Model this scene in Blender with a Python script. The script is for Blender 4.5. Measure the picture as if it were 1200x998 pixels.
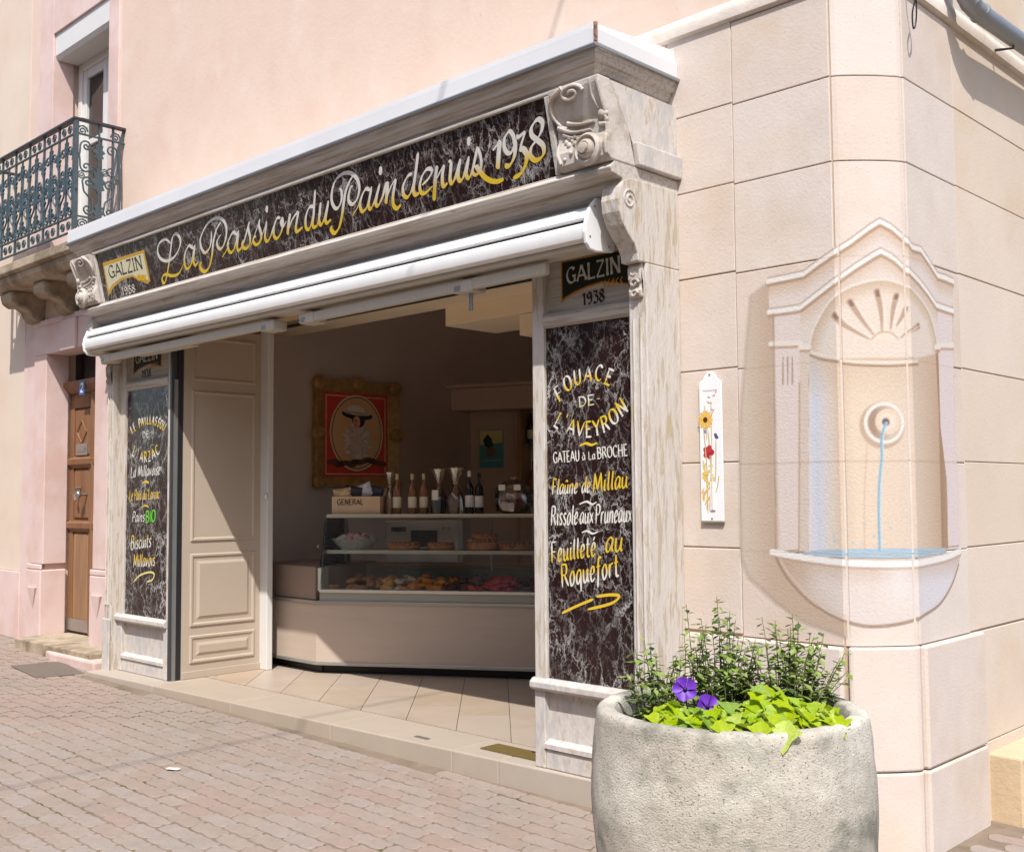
import bpy, math, random
import numpy as np
from mathutils import Vector, Matrix, Euler
random.seed(7)
for o in list(bpy.data.objects): bpy.data.objects.remove(o)
SC = bpy.context.scene
COL = SC.collection
R = math.radians

# ------------------------------------------------------------------ camera
cam_d = bpy.data.cameras.new('camera'); cam = bpy.data.objects.new('camera', cam_d); COL.objects.link(cam)
cam_d.sensor_fit = 'HORIZONTAL'; cam_d.sensor_width = 36.0; cam_d.lens = 38.236
cam_d.clip_start = 0.05; cam_d.clip_end = 2000
right = Vector((0.71722, 0.69680, -0.00781)); up = Vector((0.04854, -0.03877, 0.99807)); back = Vector((0.69515, -0.71621, -0.06163))
m = Matrix((right, up, back)).transposed().to_4x4(); m.translation = Vector((4.164, -4.458, 1.64))
cam.matrix_world = m
SC.camera = cam

# ------------------------------------------------------------------ light
SUN = Vector((0.9, -1.0, 1.85)).normalized()
w = bpy.data.worlds.new('World'); SC.world = w; w.use_nodes = True
nt = w.node_tree; nt.nodes.clear()
sky = nt.nodes.new('ShaderNodeTexSky'); sky.sky_type = 'NISHITA'; sky.sun_disc = False
sky.sun_elevation = math.asin(SUN.z); sky.sun_rotation = math.atan2(SUN.x, SUN.y)
sky.air_density = 1.0; sky.dust_density = 2.0; sky.ozone_density = 1.0
bgn = nt.nodes.new('ShaderNodeBackground'); bgn.inputs['Strength'].default_value = 0.15
wo = nt.nodes.new('ShaderNodeOutputWorld')
nt.links.new(sky.outputs[0], bgn.inputs[0]); nt.links.new(bgn.outputs[0], wo.inputs[0])
sd = bpy.data.lights.new('sun', 'SUN'); sd.energy = 4.2; sd.angle = R(0.53); sd.color = (1.0, 0.965, 0.915)
so = bpy.data.objects.new('sun', sd); COL.objects.link(so)
so.rotation_euler = SUN.to_track_quat('Z', 'Y').to_euler(); so.location = (6, -8, 12)
SC.view_settings.view_transform = 'Standard'; SC.view_settings.look = 'None'
SC.view_settings.gamma = 1.0; SC.view_settings.use_curve_mapping = False
SC.view_settings.exposure = 0.40
SC.render.engine = 'CYCLES'
SC.cycles.max_bounces = 8; SC.cycles.diffuse_bounces = 7; SC.cycles.transparent_max_bounces = 16

# ------------------------------------------------------------------ helpers
def lin(c): c /= 255.0; return c/12.92 if c <= 0.04045 else ((c+0.055)/1.055)**2.4
def A(r, g, b, k=1.35): return (min(lin(r)/k, .9), min(lin(g)/k, .9), min(lin(b)/k, .9))   # seen colour on the sunlit front -> albedo
ORG = {}
def tag(o, label=None, cat=None, group=None, kind=None):
    if label: o['label'] = label
    if cat: o['category'] = cat
    if group: o['group'] = group
    if kind: o['kind'] = kind
    return o
def thing(name, label, cat, loc, group=None):
    o = bpy.data.objects.new(name, None); COL.objects.link(o); o.location = loc; o.empty_display_size = .1
    ORG[o] = Vector(loc); return tag(o, label, cat, group)
class MB:
    def __init__(s): s.v = []; s.f = []; s.c = []; s.col = None
    def add(s, vs, fs):
        n = len(s.v); s.v += [tuple(p) for p in vs]; s.f += [tuple(i+n for i in f) for f in fs]
        if s.col is not None: s.c += [s.col]*len(vs)
        return s
    def box(s, x0, x1, y0, y1, z0, z1):
        return s.add([(x0,y0,z0),(x1,y0,z0),(x1,y1,z0),(x0,y1,z0),(x0,y0,z1),(x1,y0,z1),(x1,y1,z1),(x0,y1,z1)],
                     [(0,3,2,1),(4,5,6,7),(0,1,5,4),(1,2,6,5),(2,3,7,6),(3,0,4,7)])
    def obox(s, c, ax, ay, az, hx, hy, hz):       # oriented box
        c, ax, ay, az = Vector(c), Vector(ax), Vector(ay), Vector(az)
        vs = [c+ax*hx*i+ay*hy*j+az*hz*k for k in (-1,1) for i,j in ((-1,-1),(1,-1),(1,1),(-1,1))]
        return s.add(vs, [(0,3,2,1),(4,5,6,7),(0,1,5,4),(1,2,6,5),(2,3,7,6),(3,0,4,7)])
    def prism(s, poly, axis, a, b):               # poly in the two other axes (cyclic order), extruded along axis
        def P(p, t):
            return (t,p[0],p[1]) if axis == 'x' else (p[0],t,p[1]) if axis == 'y' else (p[0],p[1],t)
        n = len(poly)
        s.add([P(p,a) for p in poly]+[P(p,b) for p in poly],
              [tuple(range(n))[::-1], tuple(range(n,2*n))]+[(i,(i+1)%n,(i+1)%n+n,i+n) for i in range(n)])
        return s
    def tube(s, path, r, seg=6, caps=True, r1=None):
        P = [Vector(p) for p in path]; n = len(P); vs = []; ref = None
        for i in range(n):
            t = (P[min(i+1,n-1)]-P[max(i-1,0)]).normalized()
            if ref is None:
                ref = Vector((0,0,1)) if abs(t.z) < .9 else Vector((1,0,0))
            a = t.cross(ref); a = a.normalized() if a.length > 1e-6 else t.orthogonal().normalized()
            b = a.cross(t).normalized(); ref = b
            rr = r if r1 is None else r+(r1-r)*i/(n-1)
            vs += [P[i]+(a*math.cos(2*math.pi*k/seg)+b*math.sin(2*math.pi*k/seg))*rr for k in range(seg)]
        fs = [(i*seg+k, i*seg+(k+1)%seg, (i+1)*seg+(k+1)%seg, (i+1)*seg+k) for i in range(n-1) for k in range(seg)]
        if caps: fs += [tuple(range(seg))[::-1], tuple(range((n-1)*seg, n*seg))]
        return s.add(vs, fs)
    def lathe(s, prof, c=(0,0,0), seg=20, axis='z', wob=None):
        c = Vector(c); vs = []
        for j,(r,z) in enumerate(prof):
            for k in range(seg):
                a = 2*math.pi*k/seg; q = r*(1+(wob(a,z) if wob else 0)); x, y = q*math.cos(a), q*math.sin(a)
                vs.append(c+Vector((x,y,z) if axis == 'z' else (x,z,y) if axis == 'y' else (z,x,y)))
        n = len(prof)
        fs = [(j*seg+k, j*seg+(k+1)%seg, (j+1)*seg+(k+1)%seg, (j+1)*seg+k) for j in range(n-1) for k in range(seg)]
        fs += [tuple(range(seg))[::-1], tuple(range((n-1)*seg, n*seg))]
        return s.add(vs, fs)
    def ball(s, c, rx, ry, rz, seg=10, rings=6):
        prof = [(math.sin(math.pi*j/rings), -math.cos(math.pi*j/rings)) for j in range(rings+1)]
        c = Vector(c); vs = []
        for r, z in prof:
            r = max(r, .02)
            vs += [c+Vector((rx*r*math.cos(2*math.pi*k/seg), ry*r*math.sin(2*math.pi*k/seg), rz*z)) for k in range(seg)]
        fs = [(j*seg+k, j*seg+(k+1)%seg, (j+1)*seg+(k+1)%seg, (j+1)*seg+k) for j in range(rings) for k in range(seg)]
        fs += [tuple(range(seg))[::-1], tuple(range(rings*seg, rings*seg+seg))]
        return s.add(vs, fs)
    def build(s, name, mat, parent=None, org=None, smooth=False, bevel=0, kind=None, fix=True):
        me = bpy.data.meshes.new(name)
        root = parent
        while root is not None and root.parent is not None: root = root.parent
        o0 = ORG[root] if root is not None else Vector(org if org is not None else (0,0,0))
        me.from_pydata([(p[0]-o0.x, p[1]-o0.y, p[2]-o0.z) for p in s.v], [], s.f)
        if s.c:
            at = me.color_attributes.new('Col', 'FLOAT_COLOR', 'POINT')
            at.data.foreach_set('color', [x for c in s.c for x in (c if len(c) == 4 else (*c, 1.0))])
        if fix:
            import bmesh
            bm = bmesh.new(); bm.from_mesh(me); bmesh.ops.recalc_face_normals(bm, faces=bm.faces); bm.to_mesh(me); bm.free()
        me.materials.append(mat)
        if smooth:
            me.polygons.foreach_set('use_smooth', [True]*len(me.polygons))
            if smooth != 'all':
                me.set_sharp_from_angle(angle=R(40))
        me.update()
        o = bpy.data.objects.new(name, me); COL.objects.link(o)
        if parent is not None: o.parent = parent
        else: o.location = o0; ORG[o] = o0
        if bevel:
            b = o.modifiers.new('bevel', 'BEVEL'); b.width = bevel; b.segments = 2; b.limit_method = 'ANGLE'; b.angle_limit = R(40)
        if kind: o['kind'] = kind
        return o
def dup(o, parent=None, loc=None, rot=None, scale=None):
    c = o.copy(); COL.objects.link(c)
    if parent is not None: c.parent = parent
    if loc is not None: c.location = loc
    if rot is not None: c.rotation_euler = rot
    if scale is not None: c.scale = scale
    return c
def copy_tree(o, loc, label=None):
    r = o.copy(); COL.objects.link(r); r.location = loc
    if label: r['label'] = label
    for ch in o.children:
        c = ch.copy(); COL.objects.link(c); c.parent = r
        for g in ch.children:
            d = g.copy(); COL.objects.link(d); d.parent = c
    return r
def cr(pts, n=6, closed=False):                    # Catmull-Rom
    P = [np.array(p, float) for p in pts]
    if len(P) < 3: n = max(n, 2)
    out = []; L = len(P)
    for i in range(L if closed else L-1):
        g = lambda k: P[k % L] if closed else P[min(max(k,0),L-1)]
        p0,p1,p2,p3 = g(i-1),g(i),g(i+1),g(i+2)
        for j in range(n):
            t = j/n
            out.append(.5*((2*p1)+(-p0+p2)*t+(2*p0-5*p1+4*p2-p3)*t*t+(-p0+3*p1-3*p2+p3)*t**3))
    if not closed: out.append(P[-1])
    return [tuple(float(x) for x in q) for q in out]

# ------------------------------------------------------------------ materials
def mat(name, col, rough=.7, var=.12, scale=6, col2=None, mask=(.45,.62), mscale=3, stretch=(1,1,1), bump=.0, bscale=60, metal=0, spec=.4,
        rnd=.0, coat=0, detail=6, world=False, speck=None, speck_s=150, speck_t=.68, noise2=None, n2scale=1.2, n2mask=(.5,.7), trans=0):
    M_ = bpy.data.materials.new(name); M_.use_nodes = True; nt = M_.node_tree; N = nt.nodes; L = nt.links
    b = N['Principled BSDF']; b.inputs['Roughness'].default_value = rough; b.inputs['Metallic'].default_value = metal
    b.inputs['Specular IOR Level'].default_value = spec
    if coat: b.inputs['Coat Weight'].default_value = coat; b.inputs['Coat Roughness'].default_value = .08
    tc = N.new('ShaderNodeTexCoord'); mp = N.new('ShaderNodeMapping'); mp.inputs['Scale'].default_value = stretch
    L.new(N.new('ShaderNodeNewGeometry').outputs['Position'] if world else tc.outputs['Object'], mp.inputs['Vector'])
    def noise(s, d=detail, rg=.6):
        n = N.new('ShaderNodeTexNoise'); n.inputs['Scale'].default_value = s; n.inputs['Detail'].default_value = d; n.inputs['Roughness'].default_value = rg
        L.new(mp.outputs[0], n.inputs['Vector']); return n.outputs['Fac']
    def mix(fac, a, bb, mode='MIX'):
        x = N.new('ShaderNodeMix'); x.data_type = 'RGBA'; x.blend_type = mode
        for sock, val in ((x.inputs[0], fac), (x.inputs[6], a), (x.inputs[7], bb)):
            if isinstance(val, (int, float)): sock.default_value = val
            elif isinstance(val, tuple): sock.default_value = (*val[:3], 1)
            else: L.new(val, sock)
        return x.outputs[2]
    def ramp(src, lo, hi, a=0., bb=1.):
        r = N.new('ShaderNodeMapRange'); r.inputs[1].default_value = lo; r.inputs[2].default_value = hi
        r.inputs[3].default_value = a; r.inputs[4].default_value = bb; L.new(src, r.inputs[0]); return r.outputs[0]
    c = mix(0.0, col, col)
    if col2: c = mix(ramp(noise(mscale), *mask), c, col2)
    if noise2: c = mix(ramp(noise(n2scale), *n2mask), c, noise2)
    if speck: c = mix(ramp(noise(speck_s, 2), speck_t, speck_t+.06), c, speck)
    if var:
        v = ramp(noise(scale), .25, .75, 1-var, 1+var)
        h = N.new('ShaderNodeHueSaturation'); L.new(c, h.inputs['Color']); L.new(v, h.inputs['Value']); c = h.outputs[0]
    if rnd:
        oi = N.new('ShaderNodeObjectInfo'); h = N.new('ShaderNodeHueSaturation'); L.new(c, h.inputs['Color'])
        L.new(ramp(oi.outputs['Random'], 0, 1, 1-rnd, 1+rnd), h.inputs['Value'])
        L.new(ramp(oi.outputs['Random'], 0, 1, 1.15, .85), h.inputs['Saturation']); c = h.outputs[0]
    L.new(c, b.inputs['Base Color'])
    if bump:
        bp = N.new('ShaderNodeBump'); bp.inputs['Strength'].default_value = bump; bp.inputs['Distance'].default_value = .01
        L.new(noise(bscale, 8, .65), bp.inputs['Height']); L.new(bp.outputs[0], b.inputs['Normal'])
    if trans:
        b.inputs['Transmission Weight'].default_value = trans
    return M_
def vcol(name, rough=.5, bump=0, alpha=False, spec=.3, grain=0.0, gscale=40):
    M_ = bpy.data.materials.new(name); M_.use_nodes = True; nt = M_.node_tree; N = nt.nodes; L = nt.links
    b = N['Principled BSDF']; b.inputs['Roughness'].default_value = rough; b.inputs['Specular IOR Level'].default_value = spec
    a = N.new('ShaderNodeAttribute'); a.attribute_name = 'Col'; out = a.outputs['Color']
    tc = N.new('ShaderNodeTexCoord')
    if grain:
        n = N.new('ShaderNodeTexNoise'); n.inputs['Scale'].default_value = gscale; n.inputs['Detail'].default_value = 8; L.new(tc.outputs['Object'], n.inputs['Vector'])
        r = N.new('ShaderNodeMapRange'); r.inputs[1].default_value = .3; r.inputs[2].default_value = .7; r.inputs[3].default_value = 1-grain; r.inputs[4].default_value = 1+grain
        L.new(n.outputs[0], r.inputs[0]); h = N.new('ShaderNodeHueSaturation'); L.new(out, h.inputs['Color']); L.new(r.outputs[0], h.inputs['Value']); out = h.outputs[0]
    L.new(out, b.inputs['Base Color'])
    if bump:
        n = N.new('ShaderNodeTexNoise'); n.inputs['Scale'].default_value = 90; n.inputs['Detail'].default_value = 8; L.new(tc.outputs['Object'], n.inputs['Vector'])
        bp = N.new('ShaderNodeBump'); bp.inputs['Strength'].default_value = bump; bp.inputs['Distance'].default_value = .008; L.new(n.outputs[0], bp.inputs['Height']); L.new(bp.outputs[0], b.inputs['Normal'])
    if alpha: L.new(a.outputs['Alpha'], b.inputs['Alpha'])
    return M_
def glass(name, tint=(.95,.98,.97), gloss=.08, rough=.02):
    M_ = bpy.data.materials.new(name); M_.use_nodes = True; nt = M_.node_tree; N = nt.nodes; L = nt.links; N.clear()
    t = N.new('ShaderNodeBsdfTransparent'); t.inputs[0].default_value = (*tint, 1); g = N.new('ShaderNodeBsdfGlossy'); g.inputs['Roughness'].default_value = rough
    lw = N.new('ShaderNodeFresnel'); lw.inputs[0].default_value = 1.45
    ad = N.new('ShaderNodeMath'); ad.operation = 'ADD'; ad.inputs[1].default_value = gloss-.04; ad.use_clamp = True; L.new(lw.outputs[0], ad.inputs[0])
    mx = N.new('ShaderNodeMixShader'); L.new(ad.outputs[0], mx.inputs[0]); L.new(t.outputs[0], mx.inputs[1]); L.new(g.outputs[0], mx.inputs[2])
    o = N.new('ShaderNodeOutputMaterial'); L.new(mx.outputs[0], o.inputs[0]); return M_
def marble(name):
    M_ = bpy.data.materials.new(name); M_.use_nodes = True; nt = M_.node_tree; N = nt.nodes; L = nt.links
    b = N['Principled BSDF']; b.inputs['Roughness'].default_value = .16; b.inputs['Specular IOR Level'].default_value = .35
    tc = N.new('ShaderNodeTexCoord')
    nz = N.new('ShaderNodeTexNoise'); nz.inputs['Scale'].default_value = 5; nz.inputs['Detail'].default_value = 7; nz.inputs['Roughness'].default_value = .7
    mp = N.new('ShaderNodeMapping'); mp.inputs['Scale'].default_value = (1.25, 1.25, .75); mp.inputs['Rotation'].default_value = (0, R(9), 0)
    L.new(tc.outputs['Object'], mp.inputs['Vector']); L.new(mp.outputs[0], nz.inputs['Vector'])
    va = N.new('ShaderNodeVectorMath'); va.operation = 'MULTIPLY_ADD'; va.inputs[1].default_value = (.24,.24,.24); L.new(nz.outputs['Color'], va.inputs[0]); L.new(mp.outputs[0], va.inputs[2])
    cur = None
    for sc, lo, hi, gain in ((4.2,.0,.027,1.0), (9.0,.0,.036,1.0), (17,.0,.04,.55)):
        v = N.new('ShaderNodeTexVoronoi'); v.feature = 'DISTANCE_TO_EDGE'; v.inputs['Scale'].default_value = sc; L.new(va.outputs[0], v.inputs['Vector'])
        r = N.new('ShaderNodeMapRange'); r.inputs[1].default_value = lo; r.inputs[2].default_value = hi; r.inputs[3].default_value = gain; r.inputs[4].default_value = 0; L.new(v.outputs['Distance'], r.inputs[0])
        n2 = N.new('ShaderNodeTexNoise'); n2.inputs['Scale'].default_value = sc*.7+3; n2.inputs['Detail'].default_value = 3; L.new(tc.outputs['Object'], n2.inputs['Vector'])
        r2 = N.new('ShaderNodeMapRange'); r2.inputs[1].default_value = .36; r2.inputs[2].default_value = .54; L.new(n2.outputs[0], r2.inputs[0])
        mu = N.new('ShaderNodeMath'); mu.operation = 'MULTIPLY'; L.new(r.outputs[0], mu.inputs[0]); L.new(r2.outputs[0], mu.inputs[1])
        if cur is None: cur = mu.outputs[0]
        else:
            x = N.new('ShaderNodeMath'); x.operation = 'MAXIMUM'; L.new(cur, x.inputs[0]); L.new(mu.outputs[0], x.inputs[1]); cur = x.outputs[0]
    lf = N.new('ShaderNodeTexNoise'); lf.inputs['Scale'].default_value = 2.6; lf.inputs['Detail'].default_value = 2; L.new(tc.outputs['Object'], lf.inputs['Vector'])
    lr = N.new('ShaderNodeMapRange'); lr.inputs[1].default_value = .34; lr.inputs[2].default_value = .60; lr.inputs[3].default_value = .25; lr.inputs[4].default_value = 1.05; L.new(lf.outputs[0], lr.inputs[0])
    lm_ = N.new('ShaderNodeMath'); lm_.operation = 'MULTIPLY'; L.new(cur, lm_.inputs[0]); L.new(lr.outputs[0], lm_.inputs[1]); cur = lm_.outputs[0]
    n3 = N.new('ShaderNodeTexNoise'); n3.inputs['Scale'].default_value = 9; n3.inputs['Detail'].default_value = 6; L.new(tc.outputs['Object'], n3.inputs['Vector'])
    dk = N.new('ShaderNodeMix'); dk.data_type = 'RGBA'; dk.inputs[6].default_value = (.008,.006,.006,1); dk.inputs[7].default_value = (.035,.012,.012,1); L.new(n3.outputs[0], dk.inputs[0])
    mx = N.new('ShaderNodeMix'); mx.data_type = 'RGBA'; mx.inputs[7].default_value = (.46,.45,.43,1); L.new(cur, mx.inputs[0]); L.new(dk.outputs[2], mx.inputs[6])
    L.new(mx.outputs[2], b.inputs['Base Color']); return M_
PAINT = vcol('sign_paint', .45)
PRINT = vcol('printed_colour', .55)
MURALM = vcol('mural_paint', .9, bump=.25, alpha=True, spec=.1, grain=.035, gscale=70)
MARBLE = marble('veined_dark_marble')
PINK = mat('peach_plaster', A(241,215,197), .9, .035, 3.5, bump=.22, bscale=26, col2=A(236,205,187), mscale=1.4, mask=(.5,.72), noise2=A(244,221,205), n2scale=2.2, n2mask=(.52,.66), speck=A(228,196,178), speck_s=16, speck_t=.70)
CREAM = mat('cream_plaster', A(240,222,203), .9, .04, 1.5, bump=.12, bscale=45, col2=A(236,212,192), mscale=.9)
TRIM = mat('pink_trim', A(240,214,208), .88, .05, 3, bump=.15, bscale=50, col2=A(232,200,190), mscale=2.2)
STONE = mat('cream_sandstone', A(232,217,206), .92, .05, 5, bump=.22, bscale=70, col2=A(224,203,180), mscale=2.0, mask=(.5,.8), rnd=.022, speck=A(212,192,172), speck_s=45, speck_t=.70)
STONEP = mat('smooth_sandstone', A(234,217,200), .92, .05, 1.5, bump=.2, bscale=60, col2=A(226,203,176), mscale=1.1, mask=(.5,.75), rnd=.015)
MORTAR = mat('mortar', A(196,172,148), .95, .1, 20)
LEDGE = mat('ledge_stone', A(238,226,214), .9, .1, 6, bump=.3, bscale=40, col2=A(214,196,176), mscale=5, mask=(.5,.7))
PEEL = mat('peeling_painted_wood', A(225,216,207), .82, .08, 4, col2=A(205,190,168), mscale=3.2, mask=(.53,.57), stretch=(11,11,1.5), bump=.7, bscale=12, noise2=A(206,188,154), n2scale=1.6, n2mask=(.62,.65), rnd=.03, speck=A(150,132,110), speck_s=9, speck_t=.70)
PEELH = mat('peeling_painted_wood_horizontal', A(214,206,198), .82, .07, 5, col2=A(192,178,162), mscale=3.0, mask=(.48,.62), stretch=(.9,16,16), bump=.35, bscale=7, noise2=A(150,132,112), n2scale=4.5, n2mask=(.66,.70))
PEELW = mat('weathered_white_wood', A(222,214,207), .85, .08, 6, col2=A(202,188,168), mscale=5, mask=(.54,.66), stretch=(5,5,2.2), bump=.5, bscale=9, noise2=A(204,200,198), n2scale=2.4, n2mask=(.48,.60))
CARVE = mat('carved_grey_wood', A(220,211,202), .8, .08, 8, col2=A(186,172,156), mscale=6, mask=(.45,.65), bump=.4, bscale=40)
ZINC = mat('zinc_flashing', A(246,246,248,1.3), .5, .04, 3)
ZINCD = mat('zinc_bead', A(168,172,178), .45, .08, 6, metal=.4)
AWN = mat('white_lacquered_metal', A(250,250,250,1.25), .35, .05, 2, stretch=(3,1,1), speck=A(222,218,210,1.25), speck_s=30, speck_t=.72)
AWNC = mat('cream_lacquered_metal', A(214,206,192), .5, .05, 8)
DARK = mat('black_gap', (.012,.011,.01), .7, .1)
BEIGE = mat('beige_painted_panelling', A(203,186,167), .6, .03, 2, bump=.06, bscale=30, stretch=(1,1,1))
SOFF = mat('soffit_board', A(222,190,148,1.2), .8, .06, 3)
WHITE = mat('white_frame', A(240,238,234), .5, .03)
ALU = mat('aluminium', A(170,170,168), .4, .06, metal=.6)
TAUPE = mat('taupe_wall', (.62,.51,.45), .9, .05, 2)
CEIL = mat('cream_ceiling', (.88,.74,.54), .9, .04, 2)
TILE = mat('beige_floor_tile', A(222,202,182,1.75), .38, .05, 4, bump=.05, rnd=.02, col2=A(214,194,172,1.75), mscale=3)
STEPM = mat('step_tile', A(218,202,184,1.75), .6, .05, 4, bump=.1, rnd=.03)
PAVER = mat('rose_concrete_paver', A(203,186,173,2.05), .92, .09, 14, bump=.5, bscale=70, rnd=.02, world=True, speck=A(165,146,134,2.1), speck_s=160, speck_t=.64, col2=A(208,184,170,2.05), mscale=.55, mask=(.42,.6), noise2=A(192,176,162,2.05), n2scale=.9, n2mask=(.5,.68))
SAND = mat('joint_sand', A(172,152,132,2.1), .95, .2, 8, col2=A(112,112,50,2.3), mscale=1.6, mask=(.55,.66))
CONC = mat('weathered_concrete', A(212,204,190,1.42), .95, .16, 22, bump=.7, bscale=120, col2=A(150,150,136,1.42), mscale=3.6, mask=(.46,.60), stretch=(1,1,1.3), speck=A(128,122,108,1.35), speck_s=110, speck_t=.62, noise2=A(236,230,216,1.35), n2scale=2.4, n2mask=(.48,.66))
SOIL = mat('potting_soil', (.035,.022,.015), .95, .4, 40, bump=1, bscale=60)
IRON = mat('teal_grey_ironwork', A(70,86,92), .5, .25, 25, spec=.5)
IROND = mat('dark_iron_rail', A(62,62,66), .5, .15, 10)
OLDST = mat('old_grey_stone', A(196,178,154), .92, .2, 8, bump=.7, bscale=30, col2=A(148,132,108), mscale=3, mask=(.45,.62))
WOOD = mat('oak_door', A(152,112,80), .6, .15, 4, stretch=(12,12,1), col2=A(138,94,60), mscale=2, mask=(.42,.62), bump=.3, bscale=8)
WOODP = mat('worn_oak_panel', A(176,134,94), .65, .15, 4, stretch=(10,10,1), col2=A(150,116,88), mscale=2, mask=(.4,.6), bump=.3, bscale=8)
CHROME = mat('brushed_metal', A(190,186,178), .35, .05, metal=.8)
LAMIN = mat('taupe_laminate', A(200,182,166,1.25), .5, .05, 2, stretch=(1,1,9))
STEEL = mat('steel_trim', (.38,.37,.34), .35, .05, metal=.6)
BLACKP = mat('black_plastic', (.015,.015,.016), .45, .1)
GLASS = glass('clear_glass', (.985,.99,.985), .045)
CELLO = glass('cellophane', (.86,.84,.82), .22, .12)
DOORGL = glass('window_glass', (.55,.58,.6), .12)
def plain(name, rgb, rough=.5, **k): return mat(name, rgb, rough, k.pop('var', .06), k.pop('scale', 15), **k)

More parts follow.
